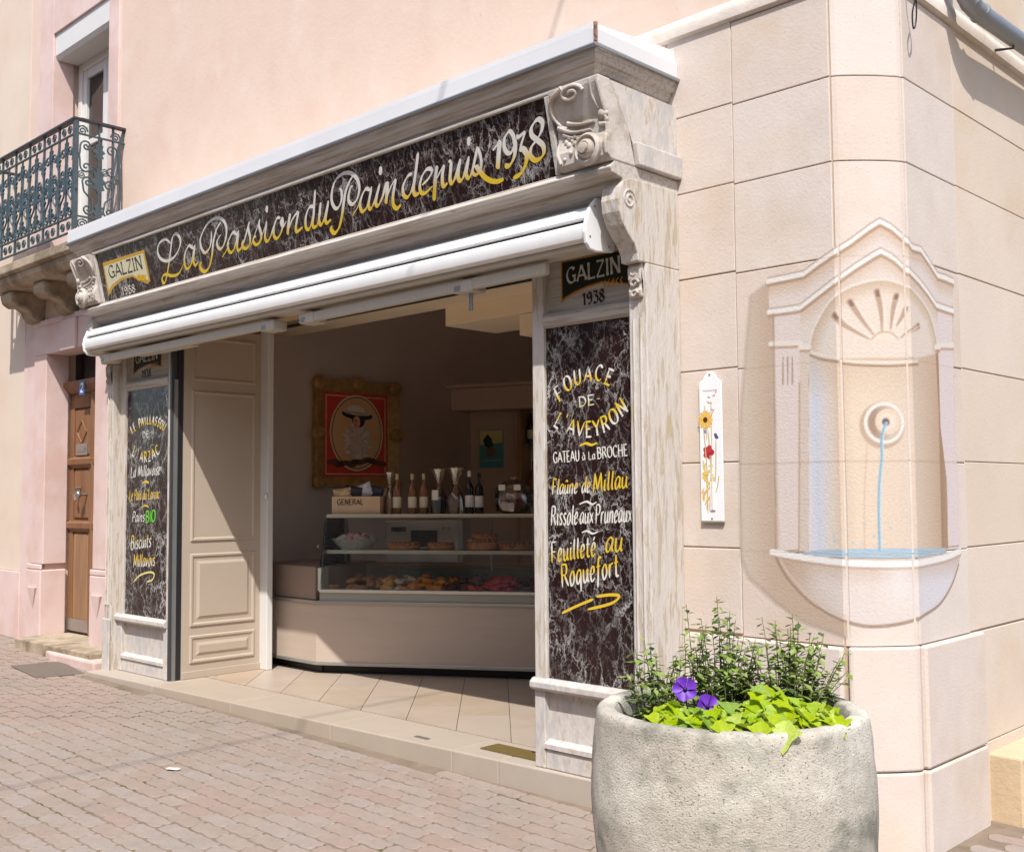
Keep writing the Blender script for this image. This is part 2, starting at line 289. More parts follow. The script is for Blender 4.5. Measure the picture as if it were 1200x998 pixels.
# ---- traced outlines (metres on the sign plane; metres along the wall and height)
SCRIPT = [(1.0,[(-3.436,0.299),(-3.505,0.342),(-3.602,0.326),(-3.652,0.274),(-3.634,0.218),(-3.566,0.184),(-3.489,0.179),(-3.401,0.201),(-3.317,0.253),(-3.29,0.307),(-3.325,0.352),(-3.387,0.343),(-3.424,0.297),(-3.468,0.232),(-3.516,0.16),(-3.57,0.088),(-3.617,0.035),(-3.653,0.023),(-3.663,0.055),(-3.633,0.08),(-3.579,0.081),(-3.508,0.059),(-3.416,0.059),(-3.353,0.089),(-3.292,0.132)]),(1.0,[(-3.131,0.21),(-3.156,0.227),(-3.189,0.239),(-3.255,0.198),(-3.29,0.138),(-3.284,0.085),(-3.241,0.082),(-3.182,0.122),(-3.113,0.226)]),(1.0,[(-3.098,0.233),(-3.145,0.154),(-3.164,0.112),(-3.145,0.087),(-3.102,0.103)]),(1.0,[(-2.847,0.289),(-2.866,0.236),(-2.91,0.18),(-2.98,0.154),(-3.02,0.192),(-3.018,0.249),(-2.978,0.292),(-2.887,0.346),(-2.796,0.367),(-2.727,0.364),(-2.667,0.337),(-2.645,0.284),(-2.665,0.227),(-2.713,0.173),(-2.768,0.148),(-2.801,0.169),(-2.792,0.211),(-2.734,0.245)]),(1.2,[(-2.704,0.329),(-2.777,0.289),(-2.845,0.213),(-2.891,0.133),(-2.937,0.071),(-2.986,0.034),(-3.039,0.023),(-3.079,0.048),(-3.079,0.08),(-3.05,0.095)]),(0.7,[(-2.767,0.088),(-2.696,0.127),(-2.645,0.174)]),(1.0,[(-2.531,0.21),(-2.568,0.234),(-2.622,0.207),(-2.666,0.165),(-2.665,0.115),(-2.63,0.104),(-2.571,0.143),(-2.506,0.235)]),(1.0,[(-2.5,0.235),(-2.534,0.168),(-2.555,0.122),(-2.54,0.101),(-2.481,0.128),(-2.414,0.196),(-2.352,0.268)]),(1.0,[(-2.345,0.27),(-2.375,0.231),(-2.375,0.165),(-2.396,0.12),(-2.447,0.099),(-2.485,0.117),(-2.48,0.146),(-2.448,0.159)]),(0.6,[(-2.391,0.101),(-2.313,0.172),(-2.22,0.262)]),(1.0,[(-2.219,0.265),(-2.242,0.225),(-2.236,0.165),(-2.255,0.121),(-2.314,0.104),(-2.344,0.13),(-2.329,0.157),(-2.301,0.161)]),(0.6,[(-2.277,0.119),(-2.207,0.172),(-2.146,0.232)]),(1.0,[(-2.144,0.237),(-2.178,0.179),(-2.198,0.135),(-2.186,0.106),(-2.138,0.125),(-2.078,0.185),(-2.035,0.223)]),(1.5,[(-2.107,0.335),(-2.129,0.293)]),(1.0,[(-1.981,0.231),(-2.022,0.233),(-2.073,0.184),(-2.091,0.128),(-2.062,0.106),(-2.008,0.132),(-1.965,0.188),(-1.964,0.222),(-1.985,0.203),(-1.97,0.171),(-1.922,0.197)]),(1.3,[(-1.864,0.238),(-1.903,0.177),(-1.935,0.108)]),(1.1,[(-1.922,0.134),(-1.865,0.187),(-1.805,0.222),(-1.78,0.223),(-1.811,0.172),(-1.834,0.13),(-1.82,0.111),(-1.756,0.128)]),(1.0,[(-1.597,0.233),(-1.648,0.237),(-1.702,0.186),(-1.721,0.122),(-1.693,0.103),(-1.648,0.142),(-1.599,0.211)]),(1.0,[(-1.553,0.333),(-1.582,0.269),(-1.617,0.182),(-1.644,0.125),(-1.631,0.106),(-1.589,0.121),(-1.533,0.199)]),(1.1,[(-1.519,0.246),(-1.552,0.181),(-1.571,0.134),(-1.555,0.109),(-1.507,0.145),(-1.438,0.239)]),(1.1,[(-1.438,0.241),(-1.482,0.168),(-1.503,0.128),(-1.49,0.109),(-1.445,0.123)]),(1.0,[(-1.305,0.294),(-1.291,0.267),(-1.31,0.217),(-1.351,0.182),(-1.386,0.185),(-1.405,0.23),(-1.388,0.286),(-1.341,0.342),(-1.27,0.37),(-1.2,0.369),(-1.147,0.344),(-1.116,0.301),(-1.118,0.249),(-1.154,0.198),(-1.203,0.175),(-1.234,0.192),(-1.232,0.229),(-1.202,0.271),(-1.173,0.284)]),(1.2,[(-1.152,0.343),(-1.21,0.304),(-1.261,0.25),(-1.296,0.187),(-1.334,0.119),(-1.377,0.061),(-1.426,0.034),(-1.454,0.047),(-1.46,0.07),(-1.444,0.079)]),(0.7,[(-1.229,0.105),(-1.171,0.142),(-1.125,0.181)]),(1.0,[(-1.02,0.226),(-1.058,0.239),(-1.106,0.204),(-1.137,0.157),(-1.127,0.115),(-1.08,0.13),(-1.037,0.18),(-0.999,0.241)]),(1.0,[(-0.999,0.243),(-1.037,0.18),(-1.057,0.137),(-1.042,0.115),(-0.988,0.16),(-0.92,0.245)]),(1.1,[(-0.92,0.243),(-0.967,0.177),(-0.987,0.134),(-0.965,0.124),(-0.913,0.166),(-0.861,0.238)]),(1.5,[(-0.882,0.34),(-0.903,0.293)]),(1.3,[(-0.847,0.243),(-0.867,0.183),(-0.897,0.117)]),(0.8,[(-0.887,0.141),(-0.83,0.202),(-0.771,0.243)]),(1.1,[(-0.767,0.242),(-0.796,0.195),(-0.823,0.139),(-0.827,0.093),(-0.8,0.073),(-0.761,0.088)]),(1.0,[(-0.619,0.244),(-0.664,0.234),(-0.715,0.189),(-0.724,0.14),(-0.694,0.119),(-0.652,0.146),(-0.612,0.198)]),(1.1,[(-0.538,0.351),(-0.573,0.274),(-0.606,0.207),(-0.631,0.152),(-0.624,0.12),(-0.589,0.123)]),(1.0,[(-0.553,0.161),(-0.494,0.184),(-0.453,0.215),(-0.459,0.235),(-0.495,0.238),(-0.541,0.208),(-0.572,0.16),(-0.57,0.122),(-0.535,0.113),(-0.465,0.138)]),(1.3,[(-0.4,0.242),(-0.427,0.189),(-0.451,0.125),(-0.475,0.056)]),(0.8,[(-0.42,0.173),(-0.379,0.208),(-0.343,0.235)]),(1.1,[(-0.343,0.235),(-0.369,0.187),(-0.381,0.141),(-0.372,0.119),(-0.34,0.132)]),(0.8,[(-0.305,0.244),(-0.28,0.243)]),(1.1,[(-0.281,0.241),(-0.3,0.192),(-0.315,0.147),(-0.306,0.123),(-0.272,0.147),(-0.208,0.237)]),(1.1,[(-0.206,0.239),(-0.234,0.188),(-0.248,0.143),(-0.235,0.123),(-0.202,0.143),(-0.138,0.236)]),(1.0,[(-0.138,0.238),(-0.165,0.183),(-0.181,0.143),(-0.165,0.123),(-0.13,0.156),(-0.085,0.231),(-0.061,0.273)]),(1.3,[(-0.113,0.339),(-0.128,0.293)]),(0.8,[(-0.061,0.273),(-0.05,0.219),(-0.054,0.173),(-0.076,0.14),(-0.109,0.128),(-0.129,0.146),(-0.116,0.172),(-0.098,0.175)]),(1.1,[(-0.097,0.178),(-0.072,0.139),(-0.041,0.1),(0.006,0.071),(0.056,0.06),(0.095,0.065)]),(1.0,[(0.048,0.228),(0.085,0.249),(0.113,0.27)]),(1.4,[(0.113,0.27),(0.088,0.202),(0.063,0.124)]),(1.0,[(0.211,0.221),(0.215,0.251),(0.208,0.28),(0.187,0.297),(0.149,0.271),(0.136,0.228),(0.151,0.193),(0.182,0.189),(0.211,0.221)]),(1.2,[(0.216,0.251),(0.215,0.211),(0.195,0.161),(0.155,0.126),(0.117,0.129)]),(1.0,[(0.232,0.259),(0.254,0.256),(0.301,0.272)]),(0.8,[(0.301,0.27),(0.265,0.222),(0.244,0.186)]),(1.3,[(0.238,0.183),(0.266,0.186),(0.285,0.154),(0.268,0.108),(0.225,0.068),(0.164,0.053)]),(1.1,[(0.381,0.218),(0.413,0.25),(0.427,0.287),(0.407,0.309),(0.376,0.303),(0.345,0.275),(0.343,0.24),(0.379,0.205),(0.408,0.172),(0.403,0.133),(0.371,0.113),(0.335,0.114),(0.31,0.144),(0.325,0.181),(0.36,0.205),(0.389,0.225)])]
PARCH = [(-4.574,0.322),(-3.855,0.317),(-3.849,0.068),(-3.904,0.052),(-4.003,0.09),(-4.126,0.142),(-4.305,0.14),(-4.474,0.099),(-4.584,0.042)]
PARCH_IN = [(-4.556,0.291),(-3.878,0.294),(-3.873,0.078),(-3.998,0.103),(-4.12,0.158),(-4.312,0.158),(-4.479,0.125),(-4.556,0.089)]
MURAL = {'top':[(-0.354,2.668),(-0.256,2.672),(-0.16,2.676),(-0.083,2.717),(-0.002,2.755),(0.074,2.802),(0.161,2.866),(0.215,2.9),(0.268,2.875),(0.33,2.825),(0.395,2.789),(0.494,2.791),(0.591,2.741),(0.678,2.692),(0.771,2.692),(0.866,2.688)],'low':[(-0.351,2.516),(-0.266,2.515),(-0.182,2.517),(-0.087,2.571),(0.005,2.623),(0.092,2.684),(0.168,2.732),(0.216,2.758),(0.274,2.729),(0.337,2.676),(0.458,2.636),(0.555,2.594),(0.654,2.541),(0.759,2.538),(0.854,2.536)],'frieze':[(-0.354,2.668),(-0.256,2.672),(-0.16,2.676),(-0.083,2.717),(-0.002,2.755),(0.074,2.802),(0.161,2.866),(0.215,2.9),(0.268,2.875),(0.33,2.825),(0.395,2.789),(0.494,2.791),(0.591,2.741),(0.678,2.692),(0.771,2.692),(0.866,2.688),(0.835,2.531),(0.854,2.536),(0.759,2.538),(0.654,2.541),(0.555,2.594),(0.458,2.636),(0.337,2.676),(0.274,2.729),(0.216,2.758),(0.168,2.732),(0.092,2.684),(0.005,2.623),(-0.087,2.571),(-0.182,2.517),(-0.266,2.515),(-0.351,2.516)],'arc':[(-0.14,2.322),(-0.115,2.405),(-0.043,2.512),(0.046,2.581),(0.154,2.616),(0.239,2.623),(0.324,2.602),(0.452,2.56),(0.573,2.49),(0.637,2.388),(0.643,2.334)],'shell':[(-0.14,2.322),(-0.115,2.405),(-0.043,2.512),(0.046,2.581),(0.154,2.616),(0.239,2.623),(0.324,2.602),(0.452,2.56),(0.573,2.49),(0.637,2.388),(0.643,2.334),(0.636,2.303),(0.406,2.26),(0.228,2.258),(0.112,2.256),(0.006,2.256),(-0.072,2.278),(-0.141,2.306)],'spandrel':[(-0.351,2.516),(-0.266,2.515),(-0.182,2.517),(-0.087,2.571),(0.005,2.623),(0.092,2.684),(0.168,2.732),(0.216,2.758),(0.274,2.729),(0.337,2.676),(0.458,2.636),(0.555,2.594),(0.654,2.541),(0.759,2.538),(0.854,2.536),(0.82,2.351),(0.643,2.334),(0.643,2.334),(0.637,2.388),(0.573,2.49),(0.452,2.56),(0.324,2.602),(0.239,2.623),(0.154,2.616),(0.046,2.581),(-0.043,2.512),(-0.115,2.405),(-0.14,2.322),(-0.187,2.327),(-0.331,2.341),(-0.327,2.505)],'rays':[[(-0.005,2.458),(0.042,2.407),(0.146,2.345)],[(0.066,2.518),(0.117,2.434),(0.168,2.366)],[(0.193,2.565),(0.208,2.476),(0.211,2.381)],[(0.288,2.547),(0.267,2.476),(0.253,2.392)],[(0.336,2.486),(0.314,2.45),(0.284,2.408)],[(0.442,2.417),(0.349,2.381),(0.305,2.353)]],'boss':[(0.159,2.342),(0.189,2.369),(0.221,2.377),(0.258,2.371),(0.289,2.345)],'lip':[(0.022,2.246),(0.101,2.237),(0.217,2.233),(0.312,2.237),(0.418,2.248)],'lipl':[(-0.135,2.298),(-0.072,2.273),(0.006,2.254)],'caps':[[(-0.349,2.359),(-0.186,2.348)],[(0.665,2.347),(0.84,2.361)],[(-0.187,2.327),(-0.14,2.322)],[(0.625,2.333),(0.677,2.338)]],'pilL':[(-0.327,2.505),(-0.182,2.509),(-0.189,2.327),(-0.196,2.156),(-0.209,1.79),(-0.22,1.36),(-0.344,1.356),(-0.334,1.682)],'stripL':[(-0.19,2.322),(-0.143,2.317),(-0.158,1.789),(-0.17,1.355),(-0.22,1.354),(-0.209,1.79)],'pilR':[(0.665,2.512),(0.834,2.529),(0.839,2.352),(0.821,1.952),(0.843,1.677),(0.832,1.366),(0.701,1.365),(0.711,1.676),(0.655,1.946),(0.659,2.336)],'flutes':[[(-0.281,2.287),(-0.285,2.155)],[(-0.256,2.285),(-0.259,2.155)],[(-0.231,2.283),(-0.234,2.155)]],'niche':[(-0.141,2.306),(0.006,2.256),(0.228,2.256),(0.406,2.26),(0.642,2.312),(0.677,1.788),(0.651,1.35),(0.196,1.353),(-0.17,1.35),(-0.158,1.789)],'nicheR':[(0.624,2.322),(0.703,2.329),(0.705,2.031),(0.7,1.359),(0.624,1.363),(0.639,2.028)],'nicheL':[(-0.143,2.301),(-0.155,1.789),(-0.167,1.352)],'nicheM':[(0.016,2.235),(0.025,1.785),(0.014,1.355)],'shadeR':[(0.62,2.267),(0.634,1.787),(0.635,1.356)],'ring':(0.21,1.952),'ringr':[(0.311,1.952),(0.207,1.851)],'disc':(0.225,1.958),'hole':(0.216,1.956),'jet':[(0.216,1.952),(0.203,1.913),(0.194,1.868),(0.193,1.789),(0.179,1.677),(0.172,1.543),(0.171,1.37)],'rim':[(-0.364,1.346),(-0.183,1.324),(0.024,1.308),(0.194,1.302),(0.407,1.304),(0.683,1.317),(0.845,1.339)],'bowl':[(-0.364,1.346),(-0.183,1.324),(0.024,1.308),(0.194,1.302),(0.407,1.304),(0.683,1.317),(0.845,1.339),(0.819,1.272),(0.729,1.18),(0.581,1.098),(0.389,1.058),(0.254,1.029),(0.118,1.019),(0.016,1.039),(-0.09,1.077),(-0.188,1.133),(-0.288,1.228),(-0.345,1.319)],'bowledge':[(-0.345,1.319),(-0.288,1.228),(-0.188,1.133),(-0.09,1.077),(0.016,1.039),(0.118,1.019),(0.254,1.029),(0.389,1.058),(0.581,1.098),(0.729,1.18),(0.819,1.272)],'water':[(-0.221,1.346),(-0.12,1.363),(0.025,1.372),(0.196,1.373),(0.412,1.367),(0.658,1.359),(0.684,1.337),(0.409,1.329),(0.195,1.329),(0.024,1.331),(-0.12,1.334)],'shadow':[(-0.455,2.609),(-0.354,2.664),(-0.329,2.516),(-0.33,2.276),(-0.342,1.356),(-0.288,1.228),(-0.188,1.133),(0.016,1.034),(0.014,0.969),(-0.191,1.02),(-0.344,1.101),(-0.502,1.221),(-0.541,1.326),(-0.539,1.685),(-0.523,2.046)],'bowlshL':(-0.338,1.315)}
# ------------------------------------------------------------------ ground and pavers
GS = -0.02
def gz(x): return GS*(x-.3)
gang = math.atan(-GS)
g = MB(); H = 300
g.add([(-H,-H,gz(-H)-.002),(H,-H,gz(H)-.002),(H,H,gz(H)-.002),(-H,H,gz(-H)-.002)], [(0,1,2,3)])
ground = g.build('ground', SAND, org=(0,0,0), kind='structure')
def paver_mb(L=.222, Wd=.112, cx=0, cy=0, z=0, mb=None, rz=0.):
    # interlocking paver with kinked long and short sides
    l, q, k = L/2-.002, Wd/2-.002, .011
    out = [(-l+k,-q+k*.3),(-l*.5,-q-k*.3),(0,-q+k*.5),(l*.5,-q-k*.3),(l-k,-q+k*.3),(l+k*.3,-q*.45),(l-k*.6,q*.1),(l+k*.2,q*.55),(l-k,q-k*.3),
           (l*.5,q-k*.9),(0,q-k*.1),(-l*.5,q-k*.9),(-l+k,q-k*.3),(-l-k*.3,q*.55),(-l-k*.9,q*.1),(-l-k*.2,-q*.45)]
    n = len(out); mb = mb or MB(); c, s = math.cos(rz), math.sin(rz)
    P = lambda x, y, h: (cx+x*c-y*s, cy+x*s+y*c, z+h)
    vs = [P(x,y,-.03) for x,y in out]+[P(x,y,.0) for x,y in out]+[P(x*.97,y*.95,.0035) for x,y in out]
    fs = [(i,(i+1)%n,(i+1)%n+n,i+n) for i in range(n)]+[(i+n,(i+1)%n+n,(i+1)%n+2*n,i+2*n) for i in range(n)]+[tuple(range(2*n,3*n))]
    mb.add(vs, fs); return mb
proto = paver_mb().build('paver', PAVER, org=(0,0,0), fix=False); proto.parent = ground; proto.rotation_euler = (0, gang, 0)
cells = []
def in_step(x, y): return y > (-.215+(x+5.05)*.0358)-.075 and -5.13 < x < .86
pl, pw = .226, .1145
for j in range(-40, 22):
    for i in range(-48, 24):
        x = i*pl+(pl/2 if j % 2 else 0)+.03; y = j*pw-.02
        if in_step(x, y): continue
        if y > .12 and x < 2.075 and ((x-1.74)*.735-(y-.22)*.678 < .075 or x < 1.70): continue
        if 1.85 < x < 2.24 and y > 1.22: continue
        if y > -.12 and -6.75 < x < -4.9: continue
        v = Vector((x,y,gz(x)))-m.translation; dep = -(v.dot(back)); sx, sy = v.dot(right)/dep if dep > 0 else 9, v.dot(up)/dep if dep > 0 else 9
        vis = dep > .5 and -.485 < sx < .485 and sy > -.405 and not (sx > .085 and sx < .33 and sy < -.3 and y < 0.1)
        cells.append((0 if vis else 1, dep if vis else v.length, x, y))
cells.sort(); rest = MB(); first = True; npv = 0
for vis, d, x, y in cells:
    rz = random.gauss(0, .012); dz = random.gauss(0, .0014)
    if vis == 0 and npv < 296:
        o = proto if first else dup(proto, ground); first = False; npv += 1
        o.location = (x+random.gauss(0,.0012), y+random.gauss(0,.0012), gz(x)+dz); o.rotation_euler = (random.gauss(0,.004), gang+random.gauss(0,.004), rz)
    else: paver_mb(cx=x, cy=y, z=gz(x)+dz, mb=rest, rz=rz)
ro = rest.build('paving', PAVER, org=(0,0,0), fix=False, kind='stuff'); ro.parent = ground
# dark patch of asphalt-grey repair and litter
dm = MB(); dm.prism([(-5.95,-.52),(-5.20,-.60),(-5.12,-.22),(-5.86,-.10)], 'z', 0, .006)
pm = mat('dark_cover_plate', A(158,142,130,2.3), .9, .12, 18, bump=.4)
cv = dm
cv.v = [(x,y,z+gz(x)+.0035) for x,y,z in cv.v]
tag(cv.build('cover_plate', pm, org=(-5.5,-.4,gz(-5.5))), 'dark grey flat cover plate set in the paving by the doorstep', 'cover plate')
pp = MB(); pp.add([(-1.80,-1.24,gz(-1.8)+.010),(-1.725,-1.205,gz(-1.7)+.011),(-1.735,-1.18,gz(-1.7)+.016),(-1.81,-1.215,gz(-1.8)+.011)], [(0,1,2,3)]); pp.v += [(a,b,c-.002) for a,b,c in pp.v]; pp.f = [(0,1,2,3),(7,6,5,4)]+[(i,i+4,(i+1)%4+4,(i+1)%4) for i in range(4)]
tag(pp.build('paper_scrap', plain('paper', (.75,.74,.72), .8), org=(-1.77,-1.21,gz(-1.77))), 'small white scrap of paper lying on the paving', 'litter')

# ------------------------------------------------------------------ pink town house
WY = .22
house = thing('town_house', 'peach plastered town house with pink stone trim, iron balcony and oak door', 'building', (-6.4, WY, 0))
wl = MB(); TH = .6
for x0,x1,z0,z1 in ((-16,-7.03,-.3,9),(-5.83,-5.02,-.3,3.12),(-7.03,-5.02,3.12,3.96),(-5.02,.795,3.7,4.10),(-5.70,-5.02,3.96,9),(-5.02,1.19,4.10,9),(-7.03,-5.70,6.50,9)):
    wl.box(x0,x1,WY,WY+TH,z0,z1)
wl.build('wall', PINK, house)
# cream field left of the door, a shade paler, as separately rendered bay
b = MB(); b.box(-16,-7.62,WY-.006,WY,.86,9); b.build('render_bay', CREAM, house)
b = MB(); b.box(-16,-7.60,WY-.03,WY,-.3,.855); b.build('plinth', TRIM, house, bevel=.008)
# window surround
t = MB(); t.box(-7.34,-7.0,WY-.022,WY+.2,3.98,9); t.build('window_jamb', TRIM, house, bevel=.006)
t = MB(); t.box(-5.73,-5.52,WY-.022,WY+.2,3.98,9); t.build('window_jamb', TRIM, house, bevel=.006)
t = MB(); t.box(-7.0,-5.73,WY-.022,WY+.2,6.47,9); t.build('window_lintel', TRIM, house, bevel=.006)
win = MB()
for x0,x1,z0,z1 in ((-6.98,-6.90,4.0,6.2),(-5.83,-5.75,4.0,6.2),(-6.90,-5.83,6.12,6.2),(-6.90,-5.83,4.0,4.1)): win.box(x0,x1,WY+.24,WY+.31,z0,z1)
wo_ = win.build('window', WHITE, house, bevel=.006)
sh = MB(); sh.prism([(WY+.0,6.47),(WY+.0,6.24),(WY+.03,6.20),(WY+.3,6.20),(WY+.3,6.47)], 'x', -6.995, -5.735); sh.build('shutter_box', WHITE, wo_, bevel=.006)
sh = MB()
for x0,x1 in ((-6.90,-6.82),(-6.44,-6.37),(-6.36,-6.29),(-5.91,-5.83)): sh.box(x0,x1,WY+.26,WY+.33,4.1,6.12)
for x0,x1 in ((-6.82,-6.44),(-6.29,-5.91)):
    for z0,z1 in ((4.1,4.2),(5.3,5.36),(6.03,6.12)): sh.box(x0,x1,WY+.265,WY+.325,z0,z1)
sh.build('sash', WHITE, wo_, bevel=.004)
sh = MB()
sh.box(-6.82,-6.44,WY+.29,WY+.296,4.2,6.03); sh.build('pane', DOORGL, wo_)
sh = MB(); sh.box(-6.29,-5.91,WY+.29,WY+.296,4.2,6.03); sh.build('pane', DOORGL, wo_)
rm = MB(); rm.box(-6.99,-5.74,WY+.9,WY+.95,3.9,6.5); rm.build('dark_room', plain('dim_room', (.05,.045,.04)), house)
# door surround
def jamb(x0, x1, s):
    j = MB(); j.prism([(x0,WY-.04),(x1-.0,WY-.04),(x1,WY-.005),(x1,WY+.2),(x0,WY+.2)] if s > 0 else [(x0,WY-.005),(x0,WY-.04),(x1,WY-.04),(x1,WY+.2),(x0,WY+.2)], 'z', .957, 3.1)
    return j.build('door_jamb', TRIM, house, bevel=.008)
jamb(-7.29,-6.99,1); jamb(-5.87,-5.57,-1)
for x0,x1 in ((-7.33,-6.985),(-5.875,-5.53)):
    j = MB(); j.box(x0,x1,WY-.065,WY+.2,-.1,.90)
    j.prism([(x0,WY-.065),(x1,WY-.065),(x1,WY-.04),(x0,WY-.04)], 'z', .90, .956); j.build('jamb_base', TRIM, house, bevel=.012)
    j = MB(); mx = (x0+x1)/2; j.add([(mx-.10,WY-.066,.72),(mx+.10,WY-.066,.72),(mx,WY-.066,.50),(mx-.10,WY-.09,.72),(mx+.10,WY-.09,.72)], [(0,2,1),(0,1,4,3),(3,4,2),(0,3,2),(1,2,4)]); j.build('jamb_stop', TRIM, house)
for x0,x1 in ((-7.60,-7.33),(-5.53,-5.3)):
    j = MB(); j.box(x0,x1,WY-.02,WY,-.1,3.3); j.build('door_margin', TRIM, house, bevel=.005)
j = MB(); j.box(-7.29,-5.57,WY-.04,WY+.2,3.1,3.40); j.build('door_lintel', TRIM, house, bevel=.008)
j = MB(); j.prism([(-6.6,3.40),(-6.6,3.09),(-6.26,3.09),(-6.26,3.40)], 'y', WY-.075, WY-.04); j.build('keystone', TRIM, house, bevel=.01)
j = MB(); j.box(-7.33,-5.53,WY-.05,WY+0,3.40,3.46); j.build('lintel_cornice', TRIM, house, bevel=.01)
# doorstep
ds = MB(); ds.box(-6.98,-5.30,-.09,WY+.25,.07,.25); ds.build('doorstep', OLDST, house, bevel=.012)
dsb = MB(); dsb.prism([(-6.5,-.03),(-6.05,-.13),(-5.15,-.13),(-5.15,WY),(-6.5,WY)], 'z', -.1, .20); dsb.build('step_base', TRIM, house, bevel=.02)
# oak door
dr = MB(); DY = .45
dr.box(-7.02,-5.86,DY+.03,DY+.07,.27,2.70); door = dr.build('door', WOOD, house)
def pan(x0,x1,z0,z1,y,mat_,t=.02,name='panel',par=None):
    p = MB(); e = .03
    p.add([(x0,y,z0),(x1,y,z0),(x1,y,z1),(x0,y,z1),(x0+e,y-t,z0+e),(x1-e,y-t,z0+e),(x1-e,y-t,z1-e),(x0+e,y-t,z1-e)], [(4,5,6,7),(0,1,5,4),(1,2,6,5),(2,3,7,6),(3,0,4,7)])
    return p.build(name, mat_, par or door)
for x0 in (-7.02,-6.42):
    s = MB()
    for a,b_,c,d in ((x0,x0+.10,.27,2.70),(x0+.46,x0+.56,.27,2.70),(x0+.10,x0+.46,.27,.36),(x0+.10,x0+.46,1.28,1.40),(x0+.10,x0+.46,1.93,2.05),(x0+.10,x0+.46,2.55,2.70)): s.box(a,b_,DY,DY+.03,c,d)
    s.build('leaf_frame', WOOD, door, bevel=.006)
    for z0,z1 in ((.36,1.28),(1.40,1.93),(2.05,2.55)): pan(x0+.10,x0+.46,z0,z1,DY+.029,WOODP if z0 < 1 else WOOD, .024)
    for z in (1.34, 1.99):
        mo = MB(); mo.prism([(DY-.0,z-.05),(DY-.03,z-.02),(DY-.035,z+.03),(DY-.0,z+.05)], 'x', x0, x0+.56); mo.build('rail_moulding', WOOD, door)
    k = MB(); k.box(x0+.01,x0+.55,DY-.012,DY-.001,.28,.40); k.build('kick_plate', CHROME, door, bevel=.003)
    # carved lozenge
    lz = MB()
    for pa,pb in (((x0+.17,2.30),(x0+.28,2.42)),((x0+.28,2.42),(x0+.39,2.30)),((x0+.39,2.30),(x0+.28,2.18)),((x0+.28,2.18),(x0+.17,2.30))):
        lz.tube([(pa[0],DY+.002,pa[1]),(pb[0],DY+.002,pb[1])], .01, 5)
    lz.build('lozenge', WOOD, door)
asg = MB(); asg.lathe([(.035,.27),(.04,.4),(.028,1.3),(.034,1.34),(.03,1.4),(.026,2.5),(.036,2.55),(.036,2.70)], (-6.44,DY-.005,0), 10); asg.build('astragal', WOOD, door, smooth=True)
lp = MB(); lp.box(-6.86,-6.60,DY-.006,DY+.03,2.06,2.18); lp_ = lp.build('letter_plate', CHROME, door, bevel=.004)
l2 = MB(); l2.box(-6.82,-6.64,DY-.012,DY-.007,2.10,2.14); l2.build('letter_flap', ALU, lp_)
hd = MB(); hd.tube([(-6.60,DY-.001,1.66),(-6.60,DY-.07,1.66)], .014, 8); hd.ball((-6.60,DY-.09,1.66), .04,.03,.04); hd.build('door_knob', CHROME, door, smooth=True)
hd = MB(); hd.tube([(-6.74,DY-.001,1.73),(-6.74,DY-.05,1.72),(-6.76,DY-.06,1.66),(-6.72,DY-.06,1.60)], .013, 7); hd.build('knocker', CHROME, door, smooth=True)
tr = MB(); tr.prism([(DY+.06,2.70),(DY-.03,2.70),(DY-.09,2.77),(DY-.09,2.82),(DY+.06,2.82)], 'x', -7.02, -5.86); trb = tr.build('transom_bar', WOOD, house, bevel=.006)
tg = MB(); tg.box(-7.02,-5.86,DY+.05,DY+.06,2.82,3.12); tg.build('transom_window', mat('dark_glass', (.012,.013,.016), .12, 0), house)
tg = MB(); tg.box(-6.47,-6.41,DY+.02,DY+.049,2.82,3.10); tg.build('transom_mullion', WOOD, house)
npl = MB(); npl.box(-6.60,-6.48,DY-.098,DY-.091,2.66,2.80); number_plate = npl.build('number_plate', plain('blue_enamel', (.02,.08,.30), .25), trb, bevel=.003)
# balcony
bal = MB(); BX0, BX1, BY = -7.60, -5.40, -.27
bal.prism([(WY,3.955),(BY,3.955),(BY,3.87),(BY+.03,3.85),(WY,3.85)], 'x', BX0, BX1); balcony = bal.build('balcony', OLDST, house, bevel=.01)
bl = MB(); bl.prism([(WY,3.85),(BY+.04,3.85),(BY+.05,3.79),(BY+.10,3.74),(WY,3.74)], 'x', BX0+.04, BX1-.04); bl.build('slab_moulding', OLDST, balcony, bevel=.006)
cp_ = [(WY,3.74),(BY+.14,3.74),(BY+.12,3.69),(BY+.14,3.62),(BY+.20,3.58),(BY+.27,3.59),(BY+.33,3.55),(BY+.35,3.50),(BY+.40,3.45),(WY,3.43)]
cm = MB(); cm.prism(cp_, 'x', -5.82, -5.58); c0 = cm.build('bracket', OLDST, balcony, bevel=.012)
for dx in (-.75, -1.55): dup(c0, balcony, (dx,0,0))
def spiral(c, r, turns, a0, sgn=1, n=18, plane='xz', r_in=.12):
    P = []
    for i in range(n+1):
        t = i/n; a = a0+sgn*turns*2*math.pi*t; rr = r*(1-(1-r_in)*t)
        P.append((c[0]+rr*math.cos(a), c[1]+rr*math.sin(a)))
    return P
def scrollC(r, h):         # C scroll with volutes at both ends, in local (u,v)
    top = spiral((0, h/2-r), r, 1.4, R(180), -1)[::-1]; bot = spiral((0,-h/2+r), r, 1.4, R(180), 1)
    return top+[(-r*1.05, h*.12),(-r*1.15,0),(-r*1.05,-h*.12)]+bot
def scrollS(r, h):
    top = spiral((0, h/2-r), r, 1.4, R(180), -1)[::-1]; bot = spiral((0,-h/2+r), r, 1.4, R(0), -1)
    return top+[(-r*.7,h*.10),(0,0),(r*.7,-h*.10)]+bot
def ubuild(name, path, rr, side):
    mbx = MB(); mbx.tube([(0,-p[0],p[1]) if side else (p[0],0,p[1]) for p in path], rr, 5); return mbx
zb, zt = 4.02, 5.06
O0 = ORG[house]
